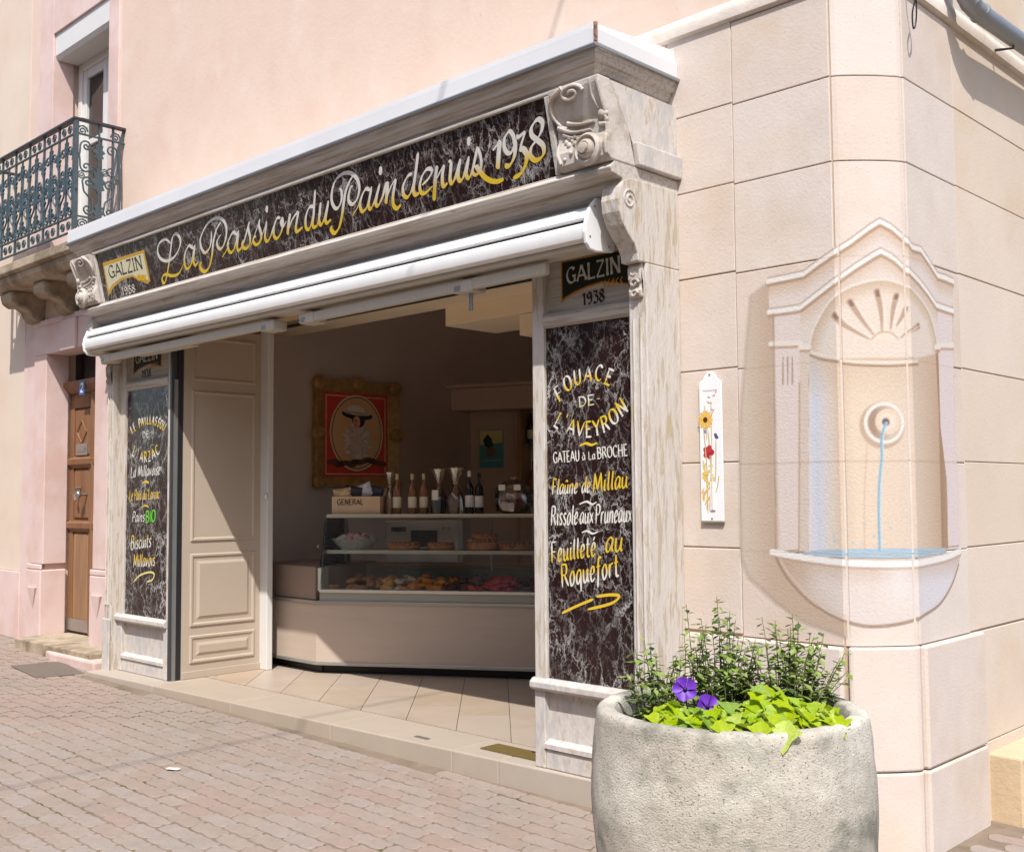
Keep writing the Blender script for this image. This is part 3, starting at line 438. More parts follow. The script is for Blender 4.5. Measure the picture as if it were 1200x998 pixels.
def put(o, u, v, side, rot=0, flip=1, s=1.0):
    o.parent = balcony
    if side: o.location = (BX1-.02-O0.x, u-O0.y, v-O0.z); o.rotation_euler = (rot,0,0); o.scale = (1,flip*s,s)
    else: o.location = (u-O0.x, BY+.03-O0.y, v-O0.z); o.rotation_euler = (0,rot,0); o.scale = (flip*s,1,s)
    return o
def mesh_at0(mbx, name, mt):
    me_o = mbx.build(name, mt, org=(0,0,0), smooth=True, fix=False); ORG.pop(me_o, None); return me_o
leafp = [(0,-.10),(.018,-.06),(.045,-.05),(.03,-.02),(.06,.0),(.03,.03),(.04,.07),(.012,.07),(0,.13),(-.012,.07),(-.04,.07),(-.03,.03),(-.06,.0),(-.03,-.02),(-.045,-.05),(-.018,-.06)]
proto_s = {}
for side in (0,1):
    proto_s['C',side] = mesh_at0(ubuild('c', scrollC(.055,.30), .0085, side), 'scroll', IRON)
    proto_s['S',side] = mesh_at0(ubuild('s', scrollS(.05,.34), .0085, side), 'scroll', IRON)
    proto_s['c',side] = mesh_at0(ubuild('r', spiral((0,0), .05, 2.0, 0), .0075, side), 'small_scroll', IRON)
    lm = MB(); lm.prism([p for p in leafp], 'x' if side else 'y', -.008, .008); proto_s['L',side] = mesh_at0(lm, 'leaf_ornament', IRON)
used = set()
def ins(k, side, u, v, rot=0, flip=1, s=1.0):
    o = proto_s[k,side]
    if (k,side) in used: o = dup(o)
    used.add((k,side)); put(o, u, v, side, rot, flip, s)
x = BX0+.15
while x < BX1-.1:
    mx = x+.16
    for sg in (-1,1):
        ins('S',0,mx+sg*.085,4.36,0,sg); ins('C',0,mx+sg*.075,4.70,0,sg,.95)
        ins('c',0,mx+sg*.06,4.10,0,sg,.9); ins('c',0,mx+sg*.06,4.99,0,sg,.85); ins('c',0,mx+sg*.13,4.55,1.5,sg,.8)
    ins('L',0,mx,4.52,0,1,1.35); ins('L',0,mx+.16,4.42,R(180),1,1.1); ins('L',0,mx+.16,4.75,0,1,.9); ins('L',0,mx,4.83,R(0),1,.8); ins('L',0,mx,4.28,R(180),1,.9)
    x += .335
my = (BY+WY)/2
for sg in (-1,1):
    ins('S',1,my+sg*.10,4.38,0,sg,1.05); ins('C',1,my+sg*.12,4.74,0,sg,1.0); ins('c',1,my+sg*.15,4.11,0,sg,1.05); ins('c',1,my+sg*.16,4.97,0,sg,1.05); ins('c',1,my+sg*.06,4.62,0,sg,.8); ins('c',1,my+sg*.16,4.56,1,sg,.8)
ins('L',1,my,4.52,0,1,1.3); ins('L',1,my,4.80,0,1,1.0); ins('L',1,my,4.24,R(180),1,1.0)
def bar(x0,x1,y0,y1,z0,z1,name,mt=IRON): q = MB(); q.box(x0,x1,y0,y1,z0,z1); return q.build(name, mt, balcony, bevel=.003)
bar(BX0,BX1,BY+.0,BY+.06,zt,zt+.022,'handrail',IROND); bar(BX1-.05,BX1+.01,BY+.06,WY,zt,zt+.022,'handrail',IROND); bar(BX0,BX0+.05,BY+.06,WY,zt,zt+.022,'handrail',IROND)
for z in (4.03,4.17,4.93): bar(BX0+.03,BX1-.04,BY+.02,BY+.04,z,z+.016,'rail')
for z in (4.03,4.17,4.93): bar(BX1-.03,BX1-.01,BY+.05,WY,z,z+.016,'rail'); 
bar(BX1-.045,BX1-.005,BY+.01,BY+.05,3.955,zt,'post'); bar(BX0+.005,BX0+.045,BY+.01,BY+.05,3.955,zt,'post'); bar(BX1-.035,BX1-.015,WY-.12,WY-.10,4.0,zt,'post')
bar(BX1-.03,BX1-.01,my-.008,my+.008,4.04,zt,'baluster')
x = BX0+.15
while x < BX1-.1: bar(x-.01,x+.01,BY+.02,BY+.04,4.04,zt,'baluster'); bar(x+.152,x+.168,BY+.022,BY+.038,4.17,4.93,'baluster'); x += .335
q = MB(); q.tube([(BX1-.02,WY-.01,zt),(BX1-.02,WY-.06,zt-.18),(BX1-.02,WY-.04,4.5),(BX1-.02,WY-.05,4.02)], .012, 6); q.build('wall_stay', IRON, balcony, smooth=True)

# ------------------------------------------------------------------ stone corner
CL = math.hypot(.24,.26); CD = (.24/CL, .26/CL); CNRM = (CD[1], -CD[0])
SAG = .016
def surf(u, off=0.0):
    if u <= 0: return (1.74+u, WY-off)
    if u >= CL: return (1.98+off, .48+(u-CL))
    s = u/CL; h = SAG*(1-(2*s-1)**2)-(.006 if (s < .07 or s > .93) else 0)+off
    return (1.74+CD[0]*u+CNRM[0]*h, .22+CD[1]*u+CNRM[1]*h)
corner = thing('stone_corner', 'rounded corner of pale dressed stone blocks with painted fountain on it', 'wall', (1.8,.5,0))
SW0, SW1, SWB, SWT = 2.55, 4.75, .925, 3.19        # unseen side-street window, added to let more daylight into the shop room
core = MB(); core.prism([(.80,WY+.008),(1.735,WY+.008),(1.968,.475),(1.968,SW0),(1.72,SW0),(1.72,.78),(.80,.78)], 'z', -.3, 4.05)
core.box(1.72,1.968,SW1,6.5,-.3,4.05); core.box(1.72,1.968,SW0,SW1,-.3,SWB-.01); core.box(1.72,1.968,SW0,SW1,SWT+.01,4.05); core.build('core', MORTAR, corner)
k = MB()
for a,b_,c_,d_ in ((SW0,SW0+.06,SWB,SWT),(SW1-.06,SW1,SWB,SWT),(SW0+.06,SW1-.06,SWB,SWB+.06),(SW0+.06,SW1-.06,SWT-.06,SWT),((SW0+SW1)/2-.03,(SW0+SW1)/2+.03,SWB+.06,SWT-.06)): k.box(1.80,1.86,a,b_,c_,d_)
sw_ = k.build('added_daylight_window', WHITE, corner)
for a,b_ in ((SW0+.06,(SW0+SW1)/2-.03),((SW0+SW1)/2+.03,SW1-.06)): k = MB(); k.box(1.828,1.834,a,b_,SWB+.06,SWT-.06); k.build('pane', GLASS, sw_)
ZC = [.925,1.345,1.775,2.25,2.735,3.19,3.6,4.03]
J = .0016
def blk(poly, z0, z1, mt=STONE, bv=.004, nm='stone_block'):
    k = MB(); k.prism(poly, 'z', z0+J+random.uniform(0,.002), z1-J-random.uniform(0,.002)); return k.build(nm, mt, corner, bevel=bv)
for i in range(len(ZC)-1):
    z0, z1 = ZC[i], ZC[i+1]; r_ = lambda: random.uniform(-.002,.002)
    y = WY+r_(); blk([(.80,y),(1.2-J,y),(1.2-J,WY+.2),(.80,WY+.2)], z0+.012, z1+.012)
    y = WY+r_()*.5; blk([(1.2+J,y),(1.735,y),(1.735,WY+.2),(1.2+J,WY+.2)], z0, z1)
    fr = [surf(CL*t) for t in [.0+.02]+[k/12 for k in range(1,12)]+[.98]]
    blk(fr+[(1.95,.62),(1.70,.35)], z0, z1, bv=.003)
    xr = 1.98+r_()*.5; blk([(xr,.485),(xr,1.072-J),(1.80,1.072-J),(1.80,.485)], z0, z1)
    for ya,yb in (((1.072+J,SW0),(SW1,6.5)) if SWB-.01 < z0 < SWT-.01 else ((1.072+J,6.5),)):
        blk([(1.977,ya),(1.977,yb),(1.90,yb),(1.90,ya)], z0+.006, z1+.006, STONEP, .003, 'wall_course')
PO = .022
for z0,z1 in ((-.25,.36),(.36,.925)):
    blk([(.80,WY-PO),(1.735,WY-PO),(1.735,WY+.2),(.80,WY+.2)], z0, z1, bv=.012)
    fr = [surf(CL*t, PO) for t in [-.0+.03]+[k/12 for k in range(1,12)]+[.97]]; blk(fr+[(1.95,.62),(1.70,.35)], z0, z1, bv=.010)
    blk([(1.98+PO,.50),(1.98+PO,1.20),(1.80,1.20),(1.80,.50)], z0, z1, bv=.012)
    blk([(1.975,1.20+J),(1.975,6.5),(1.90,6.5),(1.90,1.20+J)], z0, z1, STONEP, .004, 'wall_course')
# ledge above
lprof = [(0,4.035),(.022,4.045),(.026,4.085),(.014,4.13),(0,4.14)]
path = [surf(u) for u in (-1.5,-.9,-.6,-.3,-.005)]+[surf(CL*k/8) for k in range(1,8)]+[surf(CL+.005),surf(CL+1),surf(CL+6)]
lm = MB(); n_ = len(path)
for i,(px_,py_) in enumerate(path):
    a = path[max(i-1,0)]; b_ = path[min(i+1,n_-1)]; tx, ty = b_[0]-a[0], b_[1]-a[1]; l_ = math.hypot(tx,ty); nx, ny = ty/l_, -tx/l_
    lm.v += [(px_+nx*(d-.0), py_+ny*(d-.0), z) for d,z in lprof]+[(px_-nx*.1,py_-ny*.1,4.15),(px_-nx*.1,py_-ny*.1,4.03)]
k_ = len(lprof)+2
for i in range(n_-1): lm.f += [(i*k_+j, i*k_+(j+1)%k_, (i+1)*k_+(j+1)%k_, (i+1)*k_+j) for j in range(k_)]
lm.f += [tuple(range(k_)), tuple(range((n_-1)*k_, n_*k_))]
lm.build('ledge', LEDGE, corner, smooth=True)
up_ = MB(); up_.prism([(1.19,WY),(1.74,WY),(1.98,.48),(1.98,6.5),(1.19,6.5)], 'z', 4.10, 9); up_.build('upper_wall', STONEP, corner)
# door step block along the side street
sb = MB(); sb.prism([(1.90,1.28),(2.14,1.26),(2.14,3.2),(1.90,3.2)], 'z', -.2, .30)
tag(sb.build('stone_step', mat('worn_step_stone', A(222,198,164), .9, .1, 6, bump=.4, bscale=30), org=(2.0,1.3,0), bevel=.012), 'low block of worn yellow stone at the foot of the side wall', 'stone step')
# drain pipe on the side wall
dp = thing('drain_pipe', 'grey zinc drain pipe with an elbow on the side wall above the fountain', 'pipe', (2.1,1.0,4.1))
P_ = [(2.08,.93,5.2),(2.08,.93,4.35),(2.085,.95,4.22),(2.09,1.01,4.13),(2.10,1.14,4.09),(2.10,1.5,4.10),(2.10,2.6,4.14)]
q = MB(); q.tube(cr(P_,6), .048, 14); q.build('pipe', ZINCD, dp, smooth=True)
for c_ in ((2.095,1.05,4.115),(2.10,1.16,4.09)):
    q = MB(); q.tube([(c_[0],c_[1]-.012,c_[2]+.006),(c_[0],c_[1]+.012,c_[2]-.006)], .054, 14); q.build('collar', ZINCD, dp, smooth=True)
q = MB(); q.tube([(1.99,1.62,4.06),(2.10,1.62,4.04),(2.10,1.62,4.16)], .008, 6); q.build('bracket', IROND, dp)
wr = MB(); wr.tube(cr([(2.06,.45,4.4),(2.05,.47,4.1),(2.04,.52,3.95),(2.03,.53,3.86),(2.03,.50,3.83),(2.03,.495,3.9),(2.04,.51,3.97)],5), .004, 5)
tag(wr.build('wire_loop', BLACKP, org=(2.05,.5,4)), 'thin dark wire loop dangling below the ledge of the corner', 'wire')

# ------------------------------------------------------------------ painted fountain
def seg_d(P, poly, closed=False):
    pts = np.array(poly, float); D = np.full(len(P), 9.0)
    n = len(pts); 
    for i in range(n if closed else n-1):
        a, b_ = pts[i], pts[(i+1)%n]; ab = b_-a; t = np.clip(((P-a)@ab)/max(ab@ab,1e-9),0,1); D = np.minimum(D, np.hypot(*(P-a-t[:,None]*ab).T))
    return D
def inside(P, poly):
    pts = np.array(poly, float); r_ = np.zeros(len(P), bool); n = len(pts); x, y = P[:,0], P[:,1]
    for i in range(n):
        (x0,y0),(x1,y1) = pts[i], pts[(i+1)%n]
        c_ = (y0 > y) != (y1 > y)
        with np.errstate(divide='ignore', invalid='ignore'): r_ ^= c_ & (x < (x1-x0)*(y-y0)/(y1-y0)+x0)
    return r_
def soft(P, poly, e=.006):
    d = seg_d(P, poly, True); i = inside(P, poly); return np.clip(.5+np.where(i,d,-d)/e, 0, 1)
def stroke_a(P, line, w_, e=.006, sm=True):
    return np.clip((w_-seg_d(P, cr(line,4) if sm else line))/e+.5, 0, 1)
STEP = .0056
us = np.arange(-.55, 1.02, STEP); zs = np.arange(.96, 2.96, STEP)
U, V = np.meshgrid(us, zs); P = np.stack([U.ravel(), V.ravel()],1)
rgb = np.tile(np.array([229,213,198.]), (len(P),1)); al = np.zeros(len(P)); reg = np.zeros(len(P), int)
def over(a, c, strength=1.0, region=None):
    global rgb, al
    a = np.clip(a*strength,0,1); c = np.array(c,float); rgb = rgb*(1-a[:,None])+c*a[:,None]; al = np.maximum(al, np.clip(a*1.6,0,1))
    if region is not None: reg[a > .35] = region
def ramp_(x, a, b_): return np.clip((x-a)/(b_-a),0,1)
MU = MURAL; u_, z_ = P[:,0], P[:,1]
hatch = .5+.5*np.sin(u_*170+np.sin(z_*23)*2)
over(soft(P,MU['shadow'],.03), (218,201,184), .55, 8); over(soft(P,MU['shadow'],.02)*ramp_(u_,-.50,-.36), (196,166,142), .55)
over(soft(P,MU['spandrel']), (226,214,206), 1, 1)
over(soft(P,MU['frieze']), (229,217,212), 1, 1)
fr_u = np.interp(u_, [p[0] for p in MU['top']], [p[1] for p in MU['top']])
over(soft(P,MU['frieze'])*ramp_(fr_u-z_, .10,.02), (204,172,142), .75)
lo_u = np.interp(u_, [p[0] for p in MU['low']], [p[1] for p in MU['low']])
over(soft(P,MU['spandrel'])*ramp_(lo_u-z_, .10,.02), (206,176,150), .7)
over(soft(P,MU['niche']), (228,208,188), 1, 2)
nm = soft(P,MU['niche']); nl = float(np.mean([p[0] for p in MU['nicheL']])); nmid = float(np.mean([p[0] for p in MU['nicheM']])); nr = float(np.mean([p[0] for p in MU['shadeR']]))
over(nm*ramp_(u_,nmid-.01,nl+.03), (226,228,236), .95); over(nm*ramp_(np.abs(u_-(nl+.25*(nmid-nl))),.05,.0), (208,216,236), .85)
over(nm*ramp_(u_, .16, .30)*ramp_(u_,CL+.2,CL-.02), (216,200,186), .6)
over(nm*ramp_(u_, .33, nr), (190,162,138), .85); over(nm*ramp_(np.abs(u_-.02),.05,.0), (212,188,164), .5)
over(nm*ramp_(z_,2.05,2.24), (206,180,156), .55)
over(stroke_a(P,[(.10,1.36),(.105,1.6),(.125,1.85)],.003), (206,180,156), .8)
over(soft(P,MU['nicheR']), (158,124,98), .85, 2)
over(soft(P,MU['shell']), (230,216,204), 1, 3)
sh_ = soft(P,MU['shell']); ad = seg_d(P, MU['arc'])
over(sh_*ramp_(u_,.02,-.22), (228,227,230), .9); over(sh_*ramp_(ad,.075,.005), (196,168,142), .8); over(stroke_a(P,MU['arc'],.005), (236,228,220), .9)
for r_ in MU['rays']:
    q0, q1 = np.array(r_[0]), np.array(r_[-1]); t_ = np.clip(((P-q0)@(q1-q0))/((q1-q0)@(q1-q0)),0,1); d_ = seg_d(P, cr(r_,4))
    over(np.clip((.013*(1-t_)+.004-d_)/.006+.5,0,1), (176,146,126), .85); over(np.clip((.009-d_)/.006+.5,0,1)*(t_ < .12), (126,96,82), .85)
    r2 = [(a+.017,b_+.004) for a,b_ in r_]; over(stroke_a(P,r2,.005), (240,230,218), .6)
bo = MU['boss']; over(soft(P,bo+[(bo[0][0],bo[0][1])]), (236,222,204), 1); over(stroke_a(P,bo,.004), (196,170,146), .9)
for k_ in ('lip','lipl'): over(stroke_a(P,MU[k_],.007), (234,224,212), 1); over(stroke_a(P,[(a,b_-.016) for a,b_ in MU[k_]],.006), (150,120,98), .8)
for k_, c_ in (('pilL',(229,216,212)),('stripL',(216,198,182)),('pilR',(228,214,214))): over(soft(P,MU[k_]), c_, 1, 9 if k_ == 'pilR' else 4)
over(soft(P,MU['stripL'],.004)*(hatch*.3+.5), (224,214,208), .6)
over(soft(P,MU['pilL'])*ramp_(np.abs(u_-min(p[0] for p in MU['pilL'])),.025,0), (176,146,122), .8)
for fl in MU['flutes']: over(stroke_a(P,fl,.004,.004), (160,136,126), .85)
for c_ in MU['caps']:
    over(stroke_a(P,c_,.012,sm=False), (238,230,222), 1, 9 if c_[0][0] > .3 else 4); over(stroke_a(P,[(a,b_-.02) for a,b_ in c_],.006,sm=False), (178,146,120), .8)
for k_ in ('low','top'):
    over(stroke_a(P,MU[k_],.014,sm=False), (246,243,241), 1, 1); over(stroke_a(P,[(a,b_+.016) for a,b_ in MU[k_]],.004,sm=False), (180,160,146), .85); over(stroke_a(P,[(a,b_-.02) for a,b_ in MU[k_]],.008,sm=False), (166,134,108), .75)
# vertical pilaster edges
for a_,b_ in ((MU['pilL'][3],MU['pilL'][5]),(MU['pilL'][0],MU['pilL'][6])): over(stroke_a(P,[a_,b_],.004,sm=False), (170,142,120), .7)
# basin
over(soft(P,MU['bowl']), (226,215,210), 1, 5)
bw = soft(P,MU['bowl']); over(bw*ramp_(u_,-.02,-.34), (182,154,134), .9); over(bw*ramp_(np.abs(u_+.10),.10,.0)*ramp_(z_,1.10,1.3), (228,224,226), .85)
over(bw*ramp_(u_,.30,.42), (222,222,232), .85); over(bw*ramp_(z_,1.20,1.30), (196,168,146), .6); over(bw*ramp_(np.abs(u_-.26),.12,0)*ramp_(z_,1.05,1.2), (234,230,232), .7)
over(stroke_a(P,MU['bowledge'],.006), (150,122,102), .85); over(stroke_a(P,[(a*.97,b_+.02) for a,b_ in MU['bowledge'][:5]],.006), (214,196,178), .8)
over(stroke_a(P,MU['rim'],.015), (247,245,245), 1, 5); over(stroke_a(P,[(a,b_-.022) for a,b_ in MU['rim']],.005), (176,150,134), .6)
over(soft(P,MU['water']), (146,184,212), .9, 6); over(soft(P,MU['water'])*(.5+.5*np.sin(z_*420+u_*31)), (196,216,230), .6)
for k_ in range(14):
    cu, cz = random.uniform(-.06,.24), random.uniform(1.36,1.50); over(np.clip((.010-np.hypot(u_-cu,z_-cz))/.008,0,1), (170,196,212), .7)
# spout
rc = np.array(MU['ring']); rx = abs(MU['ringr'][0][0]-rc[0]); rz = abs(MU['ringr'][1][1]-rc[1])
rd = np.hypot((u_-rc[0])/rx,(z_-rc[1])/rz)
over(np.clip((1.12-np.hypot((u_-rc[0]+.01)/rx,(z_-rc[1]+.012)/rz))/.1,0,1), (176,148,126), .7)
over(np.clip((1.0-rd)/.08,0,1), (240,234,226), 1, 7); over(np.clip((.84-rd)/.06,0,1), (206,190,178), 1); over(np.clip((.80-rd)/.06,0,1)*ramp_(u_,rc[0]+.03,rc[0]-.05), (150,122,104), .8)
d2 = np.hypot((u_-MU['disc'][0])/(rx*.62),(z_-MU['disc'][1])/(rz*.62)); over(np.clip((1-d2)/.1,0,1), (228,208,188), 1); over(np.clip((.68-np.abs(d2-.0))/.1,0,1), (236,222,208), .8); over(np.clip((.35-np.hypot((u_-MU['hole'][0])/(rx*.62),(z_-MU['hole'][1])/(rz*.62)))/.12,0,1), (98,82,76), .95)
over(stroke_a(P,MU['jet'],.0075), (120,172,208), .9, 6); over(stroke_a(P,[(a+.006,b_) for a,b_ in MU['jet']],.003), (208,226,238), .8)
# chipped paint
rng = np.random.RandomState(3)
al[al < .03] = 0
for zj in ZC:
    jm = np.abs(z_-zj) < .0034; rgb[jm] = rgb[jm]*.82+np.array([150,116,92.])*.18
nU, nV = len(us), len(zs); rgb = np.array([229,212,193.])+.86*(rgb-np.array([229,212,193.])); colL = np.array([[lin(c) for c in range(256)]]).ravel()
K = 1.35
RGB = np.stack([np.interp(rgb[:,i], np.arange(256), colL)/K for i in range(3)]+[al],1)
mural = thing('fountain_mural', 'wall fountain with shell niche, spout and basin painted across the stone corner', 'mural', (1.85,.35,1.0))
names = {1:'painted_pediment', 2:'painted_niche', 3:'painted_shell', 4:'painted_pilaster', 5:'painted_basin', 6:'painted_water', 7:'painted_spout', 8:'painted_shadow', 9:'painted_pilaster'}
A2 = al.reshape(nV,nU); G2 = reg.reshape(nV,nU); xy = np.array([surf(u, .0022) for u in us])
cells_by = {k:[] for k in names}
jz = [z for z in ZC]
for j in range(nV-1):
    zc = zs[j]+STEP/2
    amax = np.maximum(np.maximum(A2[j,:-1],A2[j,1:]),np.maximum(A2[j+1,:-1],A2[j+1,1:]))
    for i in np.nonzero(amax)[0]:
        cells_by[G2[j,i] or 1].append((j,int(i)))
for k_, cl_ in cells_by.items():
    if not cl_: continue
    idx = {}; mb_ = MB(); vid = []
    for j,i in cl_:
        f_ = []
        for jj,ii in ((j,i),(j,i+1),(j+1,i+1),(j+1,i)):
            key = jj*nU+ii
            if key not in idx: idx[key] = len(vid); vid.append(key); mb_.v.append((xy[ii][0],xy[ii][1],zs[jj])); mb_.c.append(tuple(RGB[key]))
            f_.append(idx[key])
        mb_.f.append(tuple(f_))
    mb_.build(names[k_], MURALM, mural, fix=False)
# ------------------------------------------------------------------ brush lettering
def ribbon(mb, pts, w_, to3, colf, nib=R(38), con=.35, lift=0.0, flare=0.0, n=6, both=True):
    S = cr(pts, n) if len(pts) > 2 else [tuple(np.array(pts[0])*(1-t)+np.array(pts[1])*t) for t in np.linspace(0,1,5)]
    N_ = len(S); base = len(mb.v)
    for i,(x,y) in enumerate(S):
        a, b_ = S[max(i-1,0)], S[min(i+1,N_-1)]; tx, ty = b_[0]-a[0], b_[1]-a[1]; l_ = math.hypot(tx,ty) or 1; tx /= l_; ty /= l_
        ang = math.atan2(ty,tx); ww = w_*(con+(1-con)*abs(math.sin(ang-nib)))
        e = min(i, N_-1-i)/max(N_-1,1)
        if flare: ww *= 1+flare*max(0,1-e*7)
        else: ww *= min(1, .45+e*9)
        for s_ in (-1,1):
            px, py = x-ty*ww/2*s_, y+tx*ww/2*s_
            mb.v.append(to3(px,py,lift+i*4e-6)); mb.c.append(colf(px,py))
    for i in range(N_-1): mb.f.append((base+2*i, base+2*i+1, base+2*i+3, base+2*i+2))
GL = {
'A':(.64,[[(0,0),(.31,1)],[(.31,1),(.63,0)],[(.13,.34),(.5,.34)]]),
'B':(.58,[[(.08,0),(.08,1)],[(.08,1),(.38,.97),(.47,.76),(.36,.55),(.1,.53)],[(.1,.53),(.42,.5),(.53,.27),(.4,.03),(.08,0)]]),
'C':(.6,[[(.55,.84),(.38,1),(.15,.88),(.04,.5),(.15,.12),(.38,0),(.56,.15)]]),
'D':(.62,[[(.08,0),(.08,1)],[(.08,1),(.4,.92),(.56,.5),(.4,.08),(.08,0)]]),
'E':(.52,[[(.08,0),(.08,1)],[(.08,1),(.48,1)],[(.08,.52),(.4,.52)],[(.08,0),(.5,0)]]),
'F':(.5,[[(.08,0),(.08,1)],[(.08,1),(.48,1)],[(.08,.52),(.4,.52)]]),
'G':(.64,[[(.55,.84),(.38,1),(.15,.88),(.04,.5),(.15,.12),(.38,0),(.56,.12)],[(.56,.08),(.56,.44)],[(.4,.44),(.62,.44)]]),
'H':(.62,[[(.08,0),(.08,1)],[(.54,0),(.54,1)],[(.08,.52),(.54,.52)]]),
'I':(.22,[[(.11,0),(.11,1)]]),
'L':(.5,[[(.08,1),(.08,0)],[(.08,0),(.48,.02)]]),
'M':(.8,[[(.05,0),(.14,1)],[(.14,1),(.38,.1)],[(.38,.1),(.64,1)],[(.64,1),(.74,0)]]),
'N':(.66,[[(.08,0),(.08,1)],[(.08,1),(.57,0)],[(.57,0),(.57,1)]]),
'O':(.68,[[(.34,1),(.12,.86),(.04,.5),(.12,.14),(.34,0),(.56,.14),(.64,.5),(.56,.86),(.34,1)]]),
'P':(.54,[[(.08,0),(.08,1)],[(.08,1),(.4,.97),(.5,.74),(.38,.5),(.08,.48)]]),
'R':(.6,[[(.08,0),(.08,1)],[(.08,1),(.4,.97),(.48,.76),(.38,.54),(.08,.52)],[(.28,.52),(.58,0)]]),
'S':(.5,[[(.44,.86),(.28,1),(.08,.86),(.1,.64),(.38,.42),(.44,.2),(.26,0),(.05,.14)]]),
'T':(.54,[[(.27,0),(.27,1)],[(.0,1),(.54,1)]]),
'U':(.62,[[(.08,1),(.08,.3),(.2,.03),(.42,.03),(.54,.3),(.54,1)]]),
'V':(.6,[[(.0,1),(.3,0)],[(.3,0),(.6,1)]]),
'Y':(.58,[[(0,1),(.29,.48)],[(.58,1),(.29,.48)],[(.29,.48),(.29,0)]]),
'Z':(.54,[[(.05,1),(.5,1)],[(.5,1),(.04,0)],[(.04,0),(.52,0)]]),
'1':(.34,[[(.04,.8),(.2,1)],[(.2,1),(.2,0)]]),
'2':(.5,[[(.06,.78),(.18,.98),(.4,.94),(.44,.7),(.28,.38),(.05,.02)],[(.05,.02),(.48,.02)]]),
'3':(.48,[[(.06,.96),(.42,.96)],[(.42,.96),(.22,.58)],[(.22,.58),(.42,.5),(.44,.2),(.26,.0),(.05,.08)]]),
'8':(.5,[[(.25,.54),(.09,.74),(.25,.99),(.41,.76),(.25,.54),(.05,.26),(.25,.0),(.45,.26),(.25,.54)]]),
'9':(.5,[[(.42,.74),(.28,.98),(.08,.82),(.1,.56),(.28,.48),(.42,.7),(.44,.4),(.34,.1),(.12,.02)]]),
'a':(.46,[[(.4,.58),(.22,.62),(.05,.36),(.08,.06),(.22,.04),(.38,.34),(.42,.6)],[(.42,.6),(.38,.2),(.46,.02)]]),
'c':(.38,[[(.36,.5),(.24,.62),(.06,.38),(.08,.08),(.22,.0),(.36,.14)]]),
'd':(.46,[[(.38,.56),(.22,.6),(.05,.34),(.08,.04),(.22,.04),(.38,.36)],[(.44,1.0),(.39,.3),(.45,.0)]]),
'e':(.4,[[(.08,.28),(.32,.38),(.32,.58),(.2,.62),(.06,.36),(.08,.08),(.2,.0),(.36,.14)]]),
'f':(.36,[[(.42,.9),(.32,1.0),(.22,.8),(.16,.2),(.08,-.3)],[(.04,.58),(.36,.6)]]),
'i':(.2,[[(.1,.6),(.07,.14),(.16,.0)],[(.13,.84),(.12,.78)]]),
'l':(.22,[[(.14,1.0),(.08,.2),(.16,.0)]]),
'm':(.68,[[(.07,.6),(.05,0)],[(.06,.4),(.22,.6),(.3,.5),(.28,0)],[(.28,.4),(.46,.6),(.54,.5),(.52,.1),(.6,0)]]),
'n':(.46,[[(.07,.6),(.05,0)],[(.06,.4),(.24,.6),(.36,.5),(.34,.1),(.42,0)]]),
'o':(.44,[[(.22,.61),(.06,.36),(.1,.04),(.22,.0),(.38,.26),(.34,.56),(.22,.61)]]),
'p':(.46,[[(.08,.6),(.02,-.34)],[(.07,.4),(.24,.62),(.4,.46),(.34,.1),(.18,.0),(.07,.1)]]),
'q':(.46,[[(.38,.56),(.22,.6),(.05,.34),(.08,.06),(.22,.04),(.38,.36)],[(.4,.6),(.36,-.34)]]),
'r':(.34,[[(.07,.6),(.05,0)],[(.06,.36),(.2,.58),(.34,.58)]]),
's':(.36,[[(.32,.52),(.2,.62),(.08,.5),(.14,.36),(.3,.2),(.24,.02),(.04,.06)]]),
't':(.32,[[(.18,.92),(.12,.16),(.22,.0),(.3,.06)],[(.0,.6),(.32,.62)]]),
'u':(.48,[[(.07,.6),(.06,.14),(.18,.0),(.34,.2),(.4,.6)],[(.4,.6),(.37,.16),(.46,0)]]),
'v':(.42,[[(.05,.6),(.16,0)],[(.16,0),(.38,.6)]]),
'x':(.42,[[(.04,.6),(.38,0)],[(.38,.6),(.03,0)]]),
'z':(.4,[[(.05,.58),(.36,.58)],[(.36,.58),(.04,.02)],[(.04,.02),(.38,.02)]]),
"'":(.16,[[(.1,1.05),(.05,.78)]]), '-':(.3,[[(.03,.5),(.27,.5)]]), ' ':(.3,[]), '.':(.2,[[(.08,.06),(.12,.0)]]),
}
GL['û'] = (.48, GL['u'][1]+[[(.1,.74),(.22,.9)],[(.22,.9),(.34,.74)]]); GL['é'] = (.4, GL['e'][1]+[[(.2,.74),(.34,.92)]]); GL['à'] = (.46, GL['a'][1]+[[(.1,.92),(.24,.74)]])
CR_, YE, OR = A(246,242,232), A(244,206,60), A(226,160,44)
def two(c_top, c_bot, mid=.45, sp=.25):
    def f(fr):
        t = min(1,max(0,(fr-mid)/sp+.5)); return tuple(c_bot[i]*(1-t)+c_top[i]*t for i in range(3))
    return f
LIFT = [0.0]
